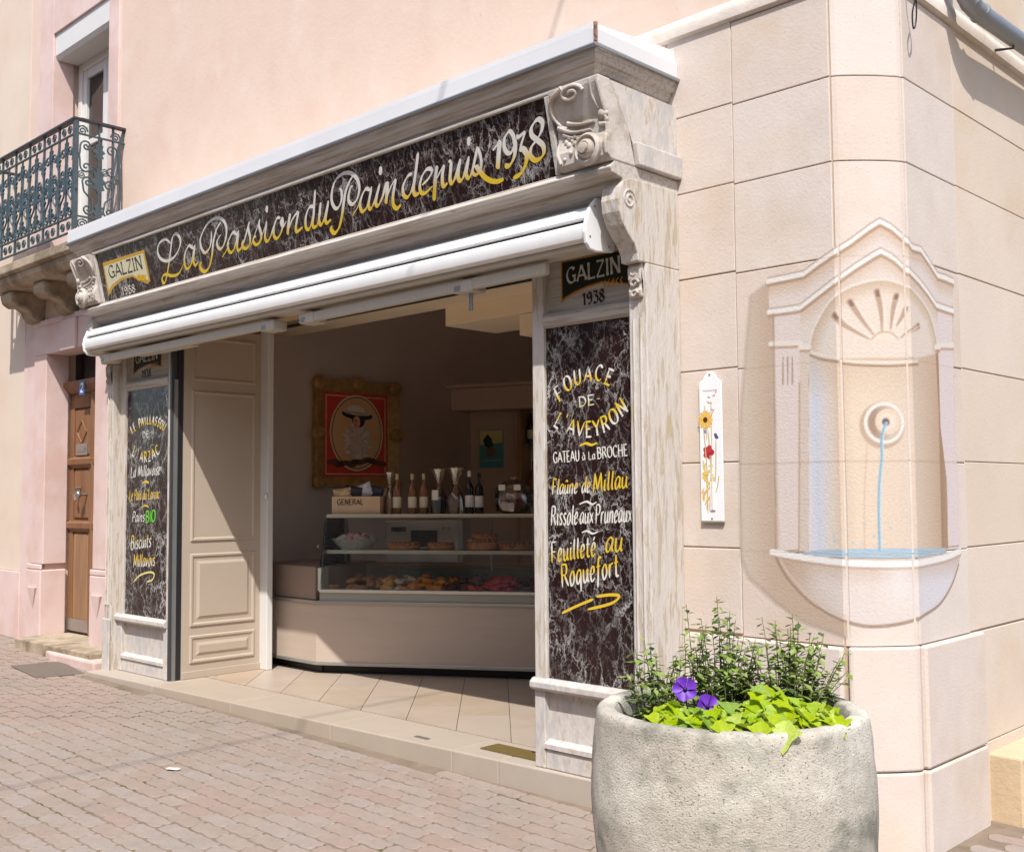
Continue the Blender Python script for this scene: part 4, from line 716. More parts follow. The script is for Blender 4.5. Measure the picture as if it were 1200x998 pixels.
def text(mb, s, p0, p1, cap, to3, colf, w_=.10, con=.4, flare=0, slant=0.0, gap=.09, serif=False):
    W_ = sum(GL[c][0]+gap for c in s)-gap; dx, dy = p1[0]-p0[0], p1[1]-p0[1]; Ld = math.hypot(dx,dy); ux, uy = dx/Ld, dy/Ld
    sx = Ld/W_; x = 0
    for c in s:
        for strk in GL[c][1]:
            LIFT[0] += 6e-5
            pts = [(p0[0]+ux*(x+(q[0]+slant*q[1]))*sx-uy*q[1]*cap, p0[1]+uy*(x+(q[0]+slant*q[1]))*sx+ux*q[1]*cap) for q in strk]
            cf = lambda px, py: colf(((px-p0[0])*-uy+(py-p0[1])*ux)/cap)
            ribbon(mb, pts, w_*cap, to3, cf, con=con, lift=LIFT[0] % .0012, flare=flare)
            if serif and len(strk) == 2 and abs(strk[0][0]-strk[1][0]) < .02:
                for q in strk:
                    LIFT[0] += 6e-5
                    pp_ = [(q[0]-.09,q[1]),(q[0]+.09,q[1])]
                    ribbon(mb, [(p0[0]+ux*(x+a+slant*b_)*sx-uy*b_*cap, p0[1]+uy*(x+a+slant*b_)*sx+ux*b_*cap) for a,b_ in pp_], w_*cap*.8, to3, cf, con=.6, lift=LIFT[0] % .0012)
        x += GL[c][0]+gap
def arc_text(mb, s, centers, cap, to3, colf, w_=.1, con=.4, serif=True, sxk=1.0):
    for c,(cx,cy,rot) in zip(s, centers):
        wd = GL[c][0]*cap*sxk; ux, uy = math.cos(rot), math.sin(rot)
        b0 = (cx-ux*wd/2+uy*cap/2, cy-uy*wd/2-ux*cap/2)
        text(mb, c, b0, (b0[0]+ux*wd, b0[1]+uy*wd), cap, to3, colf, w_, con, serif=serif)

# ------------------------------------------------------------------ shopfront
front = thing('shopfront', 'weathered grey wooden shopfront with carved brackets and dark marble signs', 'shopfront', (-2.08,0,.14))
SZ = .14
MR = [(.087,.717), (-4.88,-4.205)]
def panel_bay(x0, x1, zc=2.557):          # marble bay between x0,x1 (outer frame)
    mx0, mx1 = x0+.087, x1-.03
    st = MB(); st.box(x0,mx0,0,.09,.62,3.05); st.build('stile', PEEL, front, bevel=.006)
    st = MB(); st.box(mx1,x1,0,.09,.62,3.05); st.build('stile', PEEL, front, bevel=.006)
    for z0,z1,nm in ((2.557,2.635,'rail'),(3.0,3.05,'rail')):
        r_ = MB(); r_.prism([(.09,z0),(.012,z0),(-.004,z0+.015),(-.012,z1-.02),(.01,z1),(.09,z1)], 'x', mx0, mx1); r_.build(nm, PEELH, front, bevel=.003)
    r_ = MB(); r_.prism([(.09,.56),(-.02,.56),(-.035,.575),(-.035,.605),(-.01,.625),(.09,.625)], 'x', x0-.012, x1+.0); r_.build('sill_rail', PEELW, front, bevel=.004)
    bs = MB(); bs.box(x0+.0,x0+.075,-.005,.09,SZ,.56); bs.build('stile', PEELW, front, bevel=.006)
    bs = MB(); bs.box(x1-.06,x1,-.005,.09,SZ,.56); bs.build('stile', PEELW, front, bevel=.006)
    bs = MB(); bs.box(x0+.075,x1-.06,.0,.09,SZ,.245); bs.build('base_rail', PEELW, front, bevel=.006)
    bs = MB(); bs.prism([(.035,.245),(-.012,.25),(-.012,.275),(.035,.295)], 'x', x0+.075, x1-.06); bs.build('base_moulding', PEELW, front)
    bs = MB(); bs.box(x0+.075,x1-.06,.035,.09,.295,.56); bs.build('base_panel', PEELW, front)
    mb_ = MB(); mb_.box(mx0,mx1,.022,.08,.625,2.557); mp_ = mb_.build('marble_panel', MARBLE, front)
    tp = MB(); tp.box(mx0,mx1,.045,.09,2.635,3.0); tp_ = tp.build('top_board', PEELH, front)
    return mp_, tp_
mpR, tpR = panel_bay(0.0, .745)
mpL, tpL = panel_bay(-4.967, -4.10)
# pilasters with S-shaped heads
def pilaster(x0, x1, sg):
    p = MB(); p.box(x0,x1,-.07,WY+.0,-.05 if sg > 0 else SZ-.02,2.80); po = p.build('pilaster', PEEL, front, bevel=.006)
    for k in range(2):
        fl = MB(); xx = x0+(x1-x0)*(.3+.4*k); fl.tube([(xx,-.072,.7),(xx,-.072,2.52)], .011, 6); fl.build('reed', PEEL, po, smooth=True)
    b_ = MB(); b_.box(x0-.01,x1+.01,-.085,-.0701,-.05 if sg > 0 else SZ-.02,.58); b_.build('pilaster_base', PEELW, po, bevel=.006)
    prof = [(WY,2.80),(-.095,2.80),(-.13,2.80),(-.137,2.84),(-.16,2.88),(-.205,2.92),(-.25,2.97),(-.278,3.03),(-.287,3.09),(-.275,3.15),(-.245,3.19),(-.20,3.21),(-.15,3.215),(WY,3.22)]
    c_ = MB(); c_.prism(prof, 'x', x0, x1); h_ = c_.build('scroll_head', PEEL, front, bevel=.006)
    d_ = MB(); d_.prism([(-.07,2.62),(-.088,2.63),(-.094,2.66),(-.082,2.69),(-.098,2.72),(-.102,2.77),(-.09,2.799),(-.07,2.799)], 'x', x0+.015, x1-.015); d_.build('pendant', CARVE, h_, bevel=.008)
    for q_ in ((2.645,.018),(2.70,.022),(2.755,.024)):
        e_ = MB(); e_.tube([((x0+x1)/2+ (q_[1]*1.3)*math.cos(a)*(1-a/9), -.098, q_[0]+q_[1]*1.1*math.sin(a)*(1-a/9)) for a in [k*.5 for k in range(14)]], .007, 5); e_.build('curl', CARVE, h_, smooth=True)
    for zc,yc,rr in ((3.10,-.20,.055),):
        if sg > 0:
            e_ = MB(); e_.tube([(x1+.001, yc+rr*(1-i/26)*math.cos(i*.5), zc+rr*(1-i/26)*math.sin(i*.5)) for i in range(24)], .005, 5); e_.build('volute', PEEL, h_, smooth=True)
pilaster(.747,.86,1); pilaster(-5.08,-4.968,-1)
# entablature
FX0, FX1 = -5.02, .80
ar = MB(); ar.prism([(WY,3.05),(-.10,3.05),(-.10,3.08),(-.17,3.09),(-.185,3.13),(-.235,3.155),(-.25,3.185),(-.25,3.20),(-.335,3.215),(-.345,3.24),(-.32,3.262),(-.31,3.275),(-.29,3.275),(WY,3.275)], 'x', FX0, FX1+.058)
ar.build('architrave', PEELH, front, bevel=.003)
fz = MB(); fz.prism([(WY,3.275),(-.283,3.275),(-.373,3.68),(WY,3.68)], 'x', -4.70, .515); fz.build('frieze', PEELH, front)
S0 = Vector((0,-.29,3.28)); TV = Vector((0,-.09,.40)).normalized(); NV = Vector((0,-TV.z,TV.y))   # NV points to the street
NV = Vector((0,TV.z*-1,TV.y)); 
def sp(s, t, l=0.0): q = S0+TV*t+NV*(l+.004); return (s, q.y, q.z)
SL, SR = -4.66, .475
def sign_box(s0,s1,t0,t1,l0,l1,name,mt,par,bv=0):
    k = MB(); vs = [sp(s,t,l) for l in (l0,l1) for s,t in ((s0,t0),(s1,t0),(s1,t1),(s0,t1))]
    k.add(vs, [(0,3,2,1),(4,5,6,7),(0,1,5,4),(1,2,6,5),(2,3,7,6),(3,0,4,7)]); return k.build(name, mt, par, bevel=bv)
board = sign_box(SL,SR,.0,.405,-.004,.006,'sign_board',MARBLE,front)
sign_box(SL-.035,SR+.035,-.04,.0,-.004,.026,'sign_frame',PEELH,board,.006); sign_box(SL-.035,SR+.035,.405,.425,-.004,.026,'sign_frame',PEELH,board,.006)
sign_box(SL-.035,SL,.0,.405,-.004,.026,'sign_frame',PEEL,board,.006); sign_box(SR,SR+.035,.0,.405,-.004,.026,'sign_frame',PEEL,board,.006)
mb_ = MB(); cf = two(CR_, YE, .155, .07)
for i,(k,pts) in enumerate(SCRIPT):
    ribbon(mb_, pts, .030*k, lambda s,t,l: sp(s,t,.0066+l), lambda px,py: cf(py), nib=R(35), con=.32, lift=(i%12)*7e-5)
mb_.build('lettering', PAINT, board, fix=False)
mb_ = MB(); mb_.col = YE
cx_ = sum(p[0] for p in PARCH)/len(PARCH)
def flat(mb, poly, to3, l, col): mb.col = col; mb.add([to3(a,b,l) for a,b in poly], [tuple(range(len(poly)))])
flat(mb_, PARCH, sp, .0064, A(222,176,60)); flat(mb_, PARCH_IN, sp, .0070, A(240,232,196))
# wheat ear
def wheat(mb, c, rot, s, to3, l, col, dark):
    for i in range(5):
        for sg in (-1,1):
            x = (i-2)*.34; a = rot+sg*R(28); bx, by = c[0]+x*s*math.cos(rot), c[1]+x*s*math.sin(rot)
            P_ = [(0,-.06),(.25,-.16),(.62,0),(.25,.16),(0,.06)]
            flat(mb, [(bx+s*(p*math.cos(a)-q*math.sin(a)), by+s*(p*math.sin(a)+q*math.cos(a))) for p,q in P_], to3, l+(i*2+(sg>0))*5e-5, col if (i+(sg>0)) % 2 else dark)
wheat(mb_, (-4.0,.115), R(-8), .085, sp, .0076, A(246,204,50), A(226,170,40))
mb_.col = None
text(mb_, 'GALZIN', (-4.50,.183), (-3.925,.183), .096, lambda a,b,l: sp(a,b,.0076+l), lambda fr: A(52,66,60), .17, .3, flare=.5, serif=True, gap=.08)
text(mb_, '1938', (-4.345,.018), (-4.11,.018), .062, lambda a,b,l: sp(a,b,.0066+l), lambda fr: A(246,240,220), .18, .35, flare=.3)
mb_.build('emblem', PAINT, board, fix=False)
# cornice and gutter (returns at both ends)
def sweep(prof, x0, x1, yf, name, mt, closed=True, bv=0):
    k = MB(); n = len(prof)
    for d,z in prof: k.v += [(x0-d,WY,z),(x0-d,yf-d,z),(x1+d,yf-d,z),(x1+d,WY,z)]
    rng_ = range(n) if closed else range(n-1)
    for i in rng_:
        j = (i+1) % n
        for c_ in range(3): k.f.append((i*4+c_, i*4+c_+1, j*4+c_+1, j*4+c_))
    k.f += [tuple(i*4 for i in range(n)), tuple(i*4+3 for i in range(n))]
    return k.build(name, mt, front, bevel=bv)
sweep([(-.10,3.68),(-.02,3.68),(-.02,3.692),(-.004,3.696),(-.004,3.712),(.008,3.716),(.016,3.732),(.03,3.744),(.03,3.752),(.044,3.756),(.052,3.772),(.052,3.786),(.060,3.790),(.064,3.81),(-.10,3.81)], FX0+.02, FX1, -.39, 'cornice', PEELH, bv=.002)
sweep([(-.12,3.812),(.066,3.812),(.070,3.902),(.055,3.915),(-.12,3.93)], FX0+.02, FX1, -.39, 'gutter', ZINC, bv=.004)
gb = MB(); gb.tube([(FX0-.052,WY,3.816),(FX0-.052,-.464,3.816),(FX1+.074,-.464,3.816),(FX1+.074,WY,3.816)], .011, 8); gb.build('gutter_bead', ZINCD, front, smooth=True)
gt = MB(); gt.box(FX1+.063,FX1+.078,-.467,-.452,3.83,3.925); gt.build('gutter_seam', mat('rusty_seam', A(190,150,130), .8, .4, 60, col2=A(110,80,70), mscale=50), front)
rf = MB(); rf.add([(FX0-.03,-.46,3.93),(FX1+.05,-.46,3.93),(FX1+.05,WY,3.985),(FX0-.03,WY,3.985),(FX0-.03,-.46,3.90),(FX1+.05,-.46,3.90),(FX1+.05,WY,3.90),(FX0-.03,WY,3.90)], [(0,1,2,3),(4,7,6,5),(0,4,5,1),(1,5,6,2),(2,6,7,3),(3,7,4,0)]); rf.build('canopy_flashing', ZINC, front)
# side boards and blocks
for x0,x1,nm in ((FX1+.049,FX1+.057,'side_board'),(FX0-.047,FX0-.039,'side_board')):
    s_ = MB(); s_.prism([(WY,3.40),(-.165,3.40),(-.19,3.452),(-.335,3.675),(WY,3.675)], 'x', x0, x1); s_.build(nm, PEELW, front)
for x0,x1 in ((FX1+.049,FX1+.088),(FX0-.088,FX0-.039)):
    s_ = MB(); s_.prism([(WY,3.28),(-.141,3.28),(-.165,3.399),(WY,3.399)], 'x', x0, x1); s_.build('side_block', PEELW, front, bevel=.008)
# carved console brackets
def console(x0, x1, sg):
    zz = [3.276,3.30,3.36,3.42,3.50,3.58,3.65,3.68]; ys = [-.335,-.36,-.368,-.352,-.362,-.40,-.43,-.435]
    prof = [(-.14,3.276)]+list(zip(ys,zz))+[(-.34,3.68),(-.19,3.45)]
    c_ = MB(); c_.prism(prof, 'x', x0, x1); co = c_.build('console', CARVE, front, bevel=.008)
    b0_ = MB(); b0_.box(*((x0,x1-.012) if sg > 0 else (x0+.012,x1)),-.139,WY,3.277,3.679); b0_.build('console_block', PEELW, front)
    W_ = x1-x0; X_ = lambda u: x0+W_*(min(u*1.36,.965) if sg > 0 else 1-min(u*1.36,.965)); yy = lambda z: float(np.interp(z, zz, ys)); zm = lambda z: 3.285+(z-3.276)*.965
    def rel(pts, r, nm, out=.004, r1=None, n=6): e_ = MB(); e_.tube([(X_(a), yy(zm(b_))-out, zm(b_)) for a,b_ in cr(pts,n)], r, 8, r1=r1); return e_.build(nm, CARVE, co, smooth=True)
    rel([(.33+.17*math.cos(a)*(1-a/11), 3.632+.042*math.sin(a)*(1-a/11)) for a in [k*.5 for k in range(19)]], .010, 'scroll', n=2)
    rel([(.22,3.672),(.05,3.63),(.0,3.57),(.06,3.51),(.18,3.475)], .015, 'cartouche_rim', .002, .008)
    rel([(.62,3.672),(.60,3.60),(.64,3.53)], .008, 'cartouche_rim', .002, .004)
    rel([(.18,3.505),(.35,3.482),(.56,3.478)], .013, 'acanthus', .006, .007); rel([(.04,3.497),(.24,3.452),(.50,3.442)], .014, 'acanthus', .006, .007); rel([(.10,3.455),(.25,3.425),(.42,3.425)], .010, 'acanthus', .004, .005)
    rel([(.66,3.50),(.80,3.475),(.96,3.485)], .012, 'acanthus', .004, .006); rel([(.62,3.455),(.80,3.44),(.95,3.40)], .012, 'acanthus', .004, .006)
    rel([(.70,3.385),(.88,3.36),(.90,3.32),(.78,3.295)], .016, 'acanthus', .003, .008); rel([(.82,3.41),(.97,3.38),(.99,3.33)], .010, 'acanthus', .003, .006)
    rel([(.98,3.66),(.97,3.55),(.975,3.44),(.985,3.30)], .010, 'edge_roll', .0)
    rel([(.04,3.43),(.02,3.36),(.06,3.30)], .010, 'edge_roll', .0)
    def orb(u, z, r, nm='bead', fl=.7): z = zm(z); e_ = MB(); e_.ball((X_(u), yy(z)-.002, z), r, r*fl, r, 12, 7); e_.build(nm, CARVE, co, smooth=True)
    orb(.67,3.505,.026); orb(.80,3.50,.016); orb(.75,3.47,.014)
    for a in range(6): orb(.22+.085*math.cos(a*1.05), 3.412+.024*math.sin(a*1.05), .016, 'petal', .6)
    orb(.22,3.412,.012); orb(.22,3.345,.012); orb(.12,3.32,.010)
    zc = zm(3.337); e_ = MB(); e_.lathe([(.082,.004),(.082,-.014),(.068,-.026),(.058,-.012),(.050,-.012),(.046,-.030),(.034,-.040),(.030,-.032),(.026,-.050),(.004,-.056)], (X_(.47), yy(zc)-.004, zc), 24, 'y'); e_.build('rosette', CARVE, co, smooth=True)
console(.525, .8605, 1); console(-5.0705, -4.71, -1)
# lettering on the marble bays
def pR(x, z, l=0.0): return (x+(.010 if x > -1 else 0), .0215-l-.0004, z)
BAY = mpR
def line(par, fn, *a, **k_):
    q = MB(); fn(q, *a, **k_); return q.build('lettering', PAINT, par, fix=False)
line(BAY, arc_text, 'FOUACE', [(.168,2.188,R(30)),(.235,2.240,R(18)),(.306,2.268,R(6)),(.382,2.280,R(-3)),(.458,2.278,R(-12)),(.528,2.250,R(-24))], .082, pR, two(CR_,YE,.45,.35), .17, .35)
line(BAY, text, 'DE', (.315,2.105), (.425,2.112), .052, pR, two(CR_,A(244,232,180)), .18, .35, serif=True)
line(BAY, text, '-', (.275,2.11), (.300,2.11), .05, pR, two(CR_,YE), .1); line(BAY, text, '-', (.44,2.115), (.465,2.115), .05, pR, two(CR_,YE), .1)
line(BAY, arc_text, "L'AVEYRON", [(.168,2.035,R(-34)),(.215,2.03,R(-28)),(.262,2.000,R(-20)),(.322,1.985,R(-10)),(.382,1.98,R(0)),(.437,1.988,R(8)),(.495,2.005,R(16)),(.553,2.04,R(26)),(.608,2.085,R(34))], .082, pR, two(YE,CR_,.45,.4), .17, .35)
line(BAY, ribbon, [(.315,1.893),(.36,1.905),(.40,1.895),(.44,1.905)], .018, pR, lambda a,b: YE, lift=.0003)
line(BAY, text, 'GATEAU', (.125,1.805), (.315,1.813), .058, pR, two(CR_,CR_), .15, .4, serif=True); line(BAY, text, 'à La', (.335,1.815), (.425,1.818), .045, pR, two(CR_,CR_), .15, .4)
line(BAY, text, 'BROCHE', (.44,1.82), (.645,1.832), .058, pR, two(CR_,CR_), .15, .4, serif=True)
line(BAY, text, 'Flaûne de', (.11,1.63), (.385,1.642), .085, pR, two(YE,CR_,.35,.4), .125, .35, slant=.2); line(BAY, text, 'Millau', (.405,1.64), (.64,1.665), .10, pR, two(YE,YE,.35,.4), .125, .35, slant=.2)
line(BAY, ribbon, [(.31,1.578),(.36,1.592),(.40,1.578),(.43,1.59)], .014, pR, lambda a,b: CR_, lift=.0003)
line(BAY, text, 'Rissole', (.10,1.46), (.295,1.47), .105, pR, two(CR_,CR_), .105, .35, slant=.2); line(BAY, text, 'aux', (.31,1.472), (.405,1.478), .095, pR, two(CR_,CR_), .105, .35, slant=.2); line(BAY, text, 'Pruneaux', (.42,1.475), (.665,1.488), .10, pR, two(CR_,CR_), .105, .35, slant=.2)
line(BAY, ribbon, [(.325,1.425),(.36,1.435),(.40,1.422),(.435,1.432)], .014, pR, lambda a,b: CR_, lift=.0003)
line(BAY, text, 'Feuilleté', (.10,1.255), (.42,1.305), .11, pR, two(CR_,YE,.5,.4), .115, .35, slant=.2); line(BAY, text, 'au', (.485,1.325), (.60,1.335), .12, pR, two(YE,YE), .115, .35, slant=.2)
line(BAY, text, 'Roquefort', (.175,1.125), (.575,1.205), .12, pR, two(YE,CR_,.3,.4), .115, .35, slant=.2)
line(BAY, ribbon, [(.175,.985),(.28,1.03),(.40,1.075)], .02, pR, lambda a,b: YE, lift=.0002, con=.6); line(BAY, ribbon, [(.42,1.09),(.52,1.105),(.575,1.10),(.52,1.06),(.36,1.018)], .02, pR, lambda a,b: YE, lift=.0004, con=.6)
BAY = mpL
line(BAY, arc_text, 'LE PAILLASSOU', [(-4.80+.048*i, 2.215+.075*math.sin(math.pi*(i+.3)/12.6), R(38-76*i/12)) for i in range(13)], .074, pR, two(CR_,YE,.45,.35), .2, .4, sxk=.8)
line(BAY, text, 'DE', (-4.60,2.14), (-4.49,2.145), .05, pR, two(CR_,CR_), .18, .4)
line(BAY, arc_text, "L'ARZAC", [(-4.75+.068*i, 2.03-.06*math.sin(math.pi*(i+.2)/6.4), R(-34+68*i/6)) for i in range(7)], .085, pR, two(YE,CR_,.45,.4), .18, .4)
line(BAY, text, 'La Millavoise', (-4.81,1.80), (-4.29,1.82), .095, pR, two(CR_,CR_), .13, .4, slant=.2)
line(BAY, ribbon, [(-4.60,1.745),(-4.54,1.765),(-4.48,1.75)], .022, pR, lambda a,b: YE, lift=.0003)
line(BAY, text, 'Le Pain du Larzac', (-4.83,1.60), (-4.30,1.62), .09, pR, two(YE,A(232,200,110)), .13, .4, slant=.2)
line(BAY, ribbon, [(-4.60,1.545),(-4.54,1.56),(-4.48,1.548)], .016, pR, lambda a,b: YE, lift=.0003)
line(BAY, text, 'Pains', (-4.77,1.415), (-4.55,1.425), .09, pR, two(CR_,CR_), .13, .4, slant=.2); line(BAY, text, 'BIO', (-4.53,1.415), (-4.36,1.43), .095, pR, lambda f: A(110,220,60), .2, .5, slant=.1)
line(BAY, text, 'Biscuits', (-4.79,1.18), (-4.43,1.215), .115, pR, two(YE,CR_,.6,.5), .13, .4, slant=.2); line(BAY, text, 'Millavois', (-4.74,1.03), (-4.36,1.06), .11, pR, two(YE,CR_,.3,.5), .13, .4, slant=.2)
line(BAY, ribbon, [(-4.73,.905),(-4.62,.965),(-4.46,1.0),(-4.37,.99),(-4.40,.94),(-4.49,.92)], .02, pR, lambda a,b: A(240,226,140), lift=.0004, con=.6)
def plaque(xa, xb, par):
    w2 = xb-xa; to3 = lambda a,b,l=0.0: (xa+a*w2, .0440-l, b)
    k = MB(); P_ = [(0,2.925),(1,2.925),(1,2.725),(.93,2.735),(.8,2.75),(.6,2.765),(.4,2.755),(.2,2.735),(.08,2.715),(0,2.69)]
    flat(k, P_, to3, .0004, A(206,142,40)); flat(k, [(.02,2.918),(.98,2.918),(.98,2.74),(.9,2.745),(.6,2.775),(.4,2.765),(.2,2.746),(.06,2.722),(.02,2.71)], to3, .0012, (.012,.016,.012)); k.col = None
    wheat(k, (.76,2.76), 0, .02, lambda a,b,l: to3(a,b,l), .002, A(240,170,40), A(214,140,30)); k.col = None
    for i in range(5):
        for sg in (-1,1): ribbon(k, [(.62+i*.06,2.758+.0015*i),(.66+i*.06,2.758+sg*.02)], .012, lambda a,b,l: to3(a,b,.0022+l), lambda a,b: A(236,166,44), lift=1e-4*(2*i+sg))
    text(k, 'GALZIN', (.10,2.80), (.88,2.805), .085, lambda a,b,l: to3(a,b,.0022+l), lambda f: A(226,224,206), .0, .35) if False else None
    t2 = lambda a,b,l=0.0: (a, .0440-.0022-l, b)
    text(k, 'GALZIN', (xa+.09*w2,2.795), (xa+.87*w2,2.807), .085, t2, lambda f: A(222,222,208), .17, .3, flare=.5, serif=True, gap=.08)
    text(k, '1938', (xa+.32*w2,2.66), (xa+.64*w2,2.665), .066, t2, lambda f: A(50,44,42), .2, .4, flare=.3)
    k.build('emblem', PAINT, par, fix=False)
plaque(.185,.672,tpR); plaque(-4.83,-4.33,tpL)
# number on the blue plate
k = MB(); text(k, '2', (-6.575,2.69), (-6.505,2.69), .085, lambda a,b,l=0.0: (a,DY-.0988-l,b), lambda f: (.8,.8,.8), .2, .6); k.build('numeral', PAINT, trb, fix=False)

# ------------------------------------------------------------------ recess of the shop entrance
rp = MB(); RX = -4.05
rp.box(RX-.06,RX,.10,.84,SZ,3.05); rpan = rp.build('return_panelling', BEIGE, front)
def rpn(y0,y1,z0,z1,raised):
    k = MB(); e = .012; x = RX
    fr_ = [(y0,z0),(y1,z0),(y1,z1),(y0,z1)]
    def ring(d, h): return [(x+h, a+(d if i in (0,3) else -d), b+(d if i in (0,1) else -d)) for i,(a,b) in enumerate(fr_)]
    loops = [ring(0,.0005),ring(.008,.011),ring(.022,.011),ring(.034,.002)]+([ring(.06,.002),ring(.085,.013)] if raised else [])
    for l in loops: k.v += l
    for i in range(len(loops)-1): k.f += [(i*4+j, i*4+(j+1)%4, (i+1)*4+(j+1)%4, (i+1)*4+j) for j in range(4)]
    k.f.append(tuple(range((len(loops)-1)*4, len(loops)*4))); k.build('panel', BEIGE, rpan)
rpn(.17,.79,2.60,2.98,False); rpn(.17,.79,1.26,2.52,False); rpn(.17,.79,.56,1.16,True); rpn(.17,.79,.26,.49,True)
k = MB(); k.box(RX,RX+.012,.10,.84,SZ,.20); k.build('skirting', BEIGE, rpan, bevel=.004)
k = MB(); k.box(RX-.02,RX+.11,.841,.90,SZ,3.12); k.build('door_post', WHITE, front, bevel=.006)
k = MB(); k.ball((RX+.10,.835,1.63),.018,.02,.03); k.build('door_latch', WHITE, front, smooth=True)
k = MB(); k.box(RX-.045,RX-.02,.0,.095,SZ,3.05); sgd = k.build('shutter_track', plain('dark_metal', (.05,.05,.055), .4), front)
k = MB(); k.box(RX-.019,RX-.004,.02,.05,SZ,2.6); k.build('track_lip', ALU, front)
k = MB(); k.box(RX-.046,RX-.004,.051,.094,SZ,3.04); k.build('track_back', plain('black_metal', (.02,.02,.022), .4), front)
k = MB(); k.box(.0,.06,.091,.84,SZ,3.05); k.build('return_panelling', BEIGE, front)
k = MB(); k.box(.0-.04,.06,.841,.90,SZ,3.12); k.build('door_post', WHITE, front)
k = MB(); k.box(RX+.111,-.041,.845,.895,3.092,3.12); k.build('door_head', ALU, front)
k = MB(); k.box(RX+.111,-.041,.85,.90,3.078,3.0905); k.build('door_track', DARK, front)
k = MB(); k.box(RX-.06,.06,.02,1.0,3.121,3.2); k.build('soffit', SOFF, front)
k = MB(); k.box(RX-.06,.06,-.06,.019,3.052,3.2); k.build('head_board', SOFF, front)
k = MB(); k.box(RX-.06,.06,-.04,.30,3.30,3.69); k.build('blind_box', SOFF, front)
# ------------------------------------------------------------------ awning
aw = thing('awning', 'retracted white awning cassette under the long sign', 'awning', (-2.2,-.2,2.85))
AX0, AX1 = -5.02, .655
k = MB(); k.prism([(-.10,3.105),(-.19,3.108),(-.25,3.095),(-.282,3.07),(-.300,3.03),(-.297,3.022),(-.26,3.02),(-.10,3.02)], 'x', AX0, AX1); k.build('cover', AWN, aw, smooth=True)
k = MB(); k.box(AX0,AX1,-.275,-.10,3.005,3.019); k.build('slot', DARK, aw)
k = MB(); k.box(AX0+.01,AX1-.005,-.265,-.11,2.885,2.9095); k.build('underside', AWNC, aw, bevel=.006)
k = MB(); k.prism([(-.10,3.003),(-.295,3.004),(-.312,2.992),(-.318,2.955),(-.308,2.922),(-.285,2.91),(-.25,2.912),(-.10,2.915)], 'x', AX0, AX1); k.build('front_bar', AWN, aw, smooth=True)
cap = [(-.09,3.14),(-.17,3.155),(-.235,3.135),(-.285,3.085),(-.318,3.0),(-.326,2.95),(-.314,2.895),(-.285,2.866),(-.24,2.86),(-.17,2.866),(-.10,2.876),(-.09,2.89)]
for x0 in (AX1, AX0-.022):
    k = MB(); k.prism(cap, 'x', x0, x0+.022); e_ = k.build('end_cap', AWN, aw, bevel=.006)
    for y_,z_ in ((-.25,3.09),(-.12,3.11),(-.14,2.90),(-.29,2.93)):
        s_ = MB(); s_.tube([(x0+.022,y_,z_),(x0+.0245,y_,z_)], .006, 8); s_.build('screw', ALU, e_)
for x0,x1,y0,y1 in ((-4.85,-2.35,-.215,-.175),(-1.9,.30,-.215,-.175)):
    k = MB(); k.obox(((x0+x1)/2,(y0+y1)/2,2.832), (1,0,.004),(0,1,0),(0,0,1),(x1-x0)/2,.022,.032); k.build('folding_arm', AWNC, aw, bevel=.008)
for x0 in (-4.9,-2.42,-1.95,-.42):
    k = MB(); k.box(x0,x0+.16,-.225,-.10,2.79,2.862); b0 = k.build('bracket', AWNC, aw, bevel=.012)
    k = MB(); k.box(x0+.02,x0+.07,-.228,-.2255,2.80,2.83); k.build('bracket_plate', ALU, b0)
for x0 in (-.33,):
    k = MB(); k.tube([(x0,-.16,2.80),(x0,-.16,2.69)], .012, 8); k.build('crank_stub', ALU, aw)
k = MB(); k.box(-4.35,-3.45,-.165,-.10,2.80,2.865); k.build('control_box', AWNC, aw, bevel=.01)
k = MB(); k.box(AX0+.05,AX1-.05,-.098,-.04,2.93,2.99); k.build('mounting_rail', AWNC, aw)
for x0 in (-4.8,-3.0,-1.2,.4):
    k = MB(); k.box(x0,x0+.08,-.099,.0,2.992,3.049); k.build('wall_bracket', AWNC, aw)

# ------------------------------------------------------------------ step and floor
def step_y(x): return -.215+(x+5.05)*.0358
step = bpy.data.objects.new('step', None); COL.objects.link(step); step.location = (-2,0,0); ORG[step] = Vector((-2,0,0)); step['kind'] = 'structure'
xs = [-5.10,-4.0,-2.9,-1.75,-.62,-.25,.745]
for i in range(len(xs)-1):
    a, b_ = xs[i]+.0015, xs[i+1]-.0015; e = .318
    k = MB(); k.prism([(a,step_y(a)),(b_,step_y(b_)),(b_,e),(a,e)], 'z', -.15, SZ-.0015); k.build('step_tile', STEPM, step, bevel=.008)
k = MB(); k.box(-.52,-.03,step_y(-.25)+.12,step_y(-.25)+.27,SZ+.0,SZ+.006)
bm_ = tag(k.build('floor_plate', mat('brass_mat', A(150,128,74,2.2), .6, .15, 60, bump=.3, bscale=90), org=(-.2,0,SZ)), 'small dull brass plate let into the shop step', 'floor plate')
k = MB(); k.box(-1.05,-.93,.02,.05,SZ-.001,SZ+.004); tag(k.build('floor_bolt', ALU, org=(-1,0,SZ)), 'small metal bolt socket in the middle of the shop step', 'bolt socket')
floor = MB(); floor.box(-4.86,.6,.32,6.0,-.1,SZ-.008); fl = floor.build('shop_floor', plain('tile_grout', A(120,100,80,2.3), .9), org=(-2,2,0), kind='structure')
ORG[fl] = Vector((-2,2,0))
tw = .3465; c45 = math.sqrt(.5)
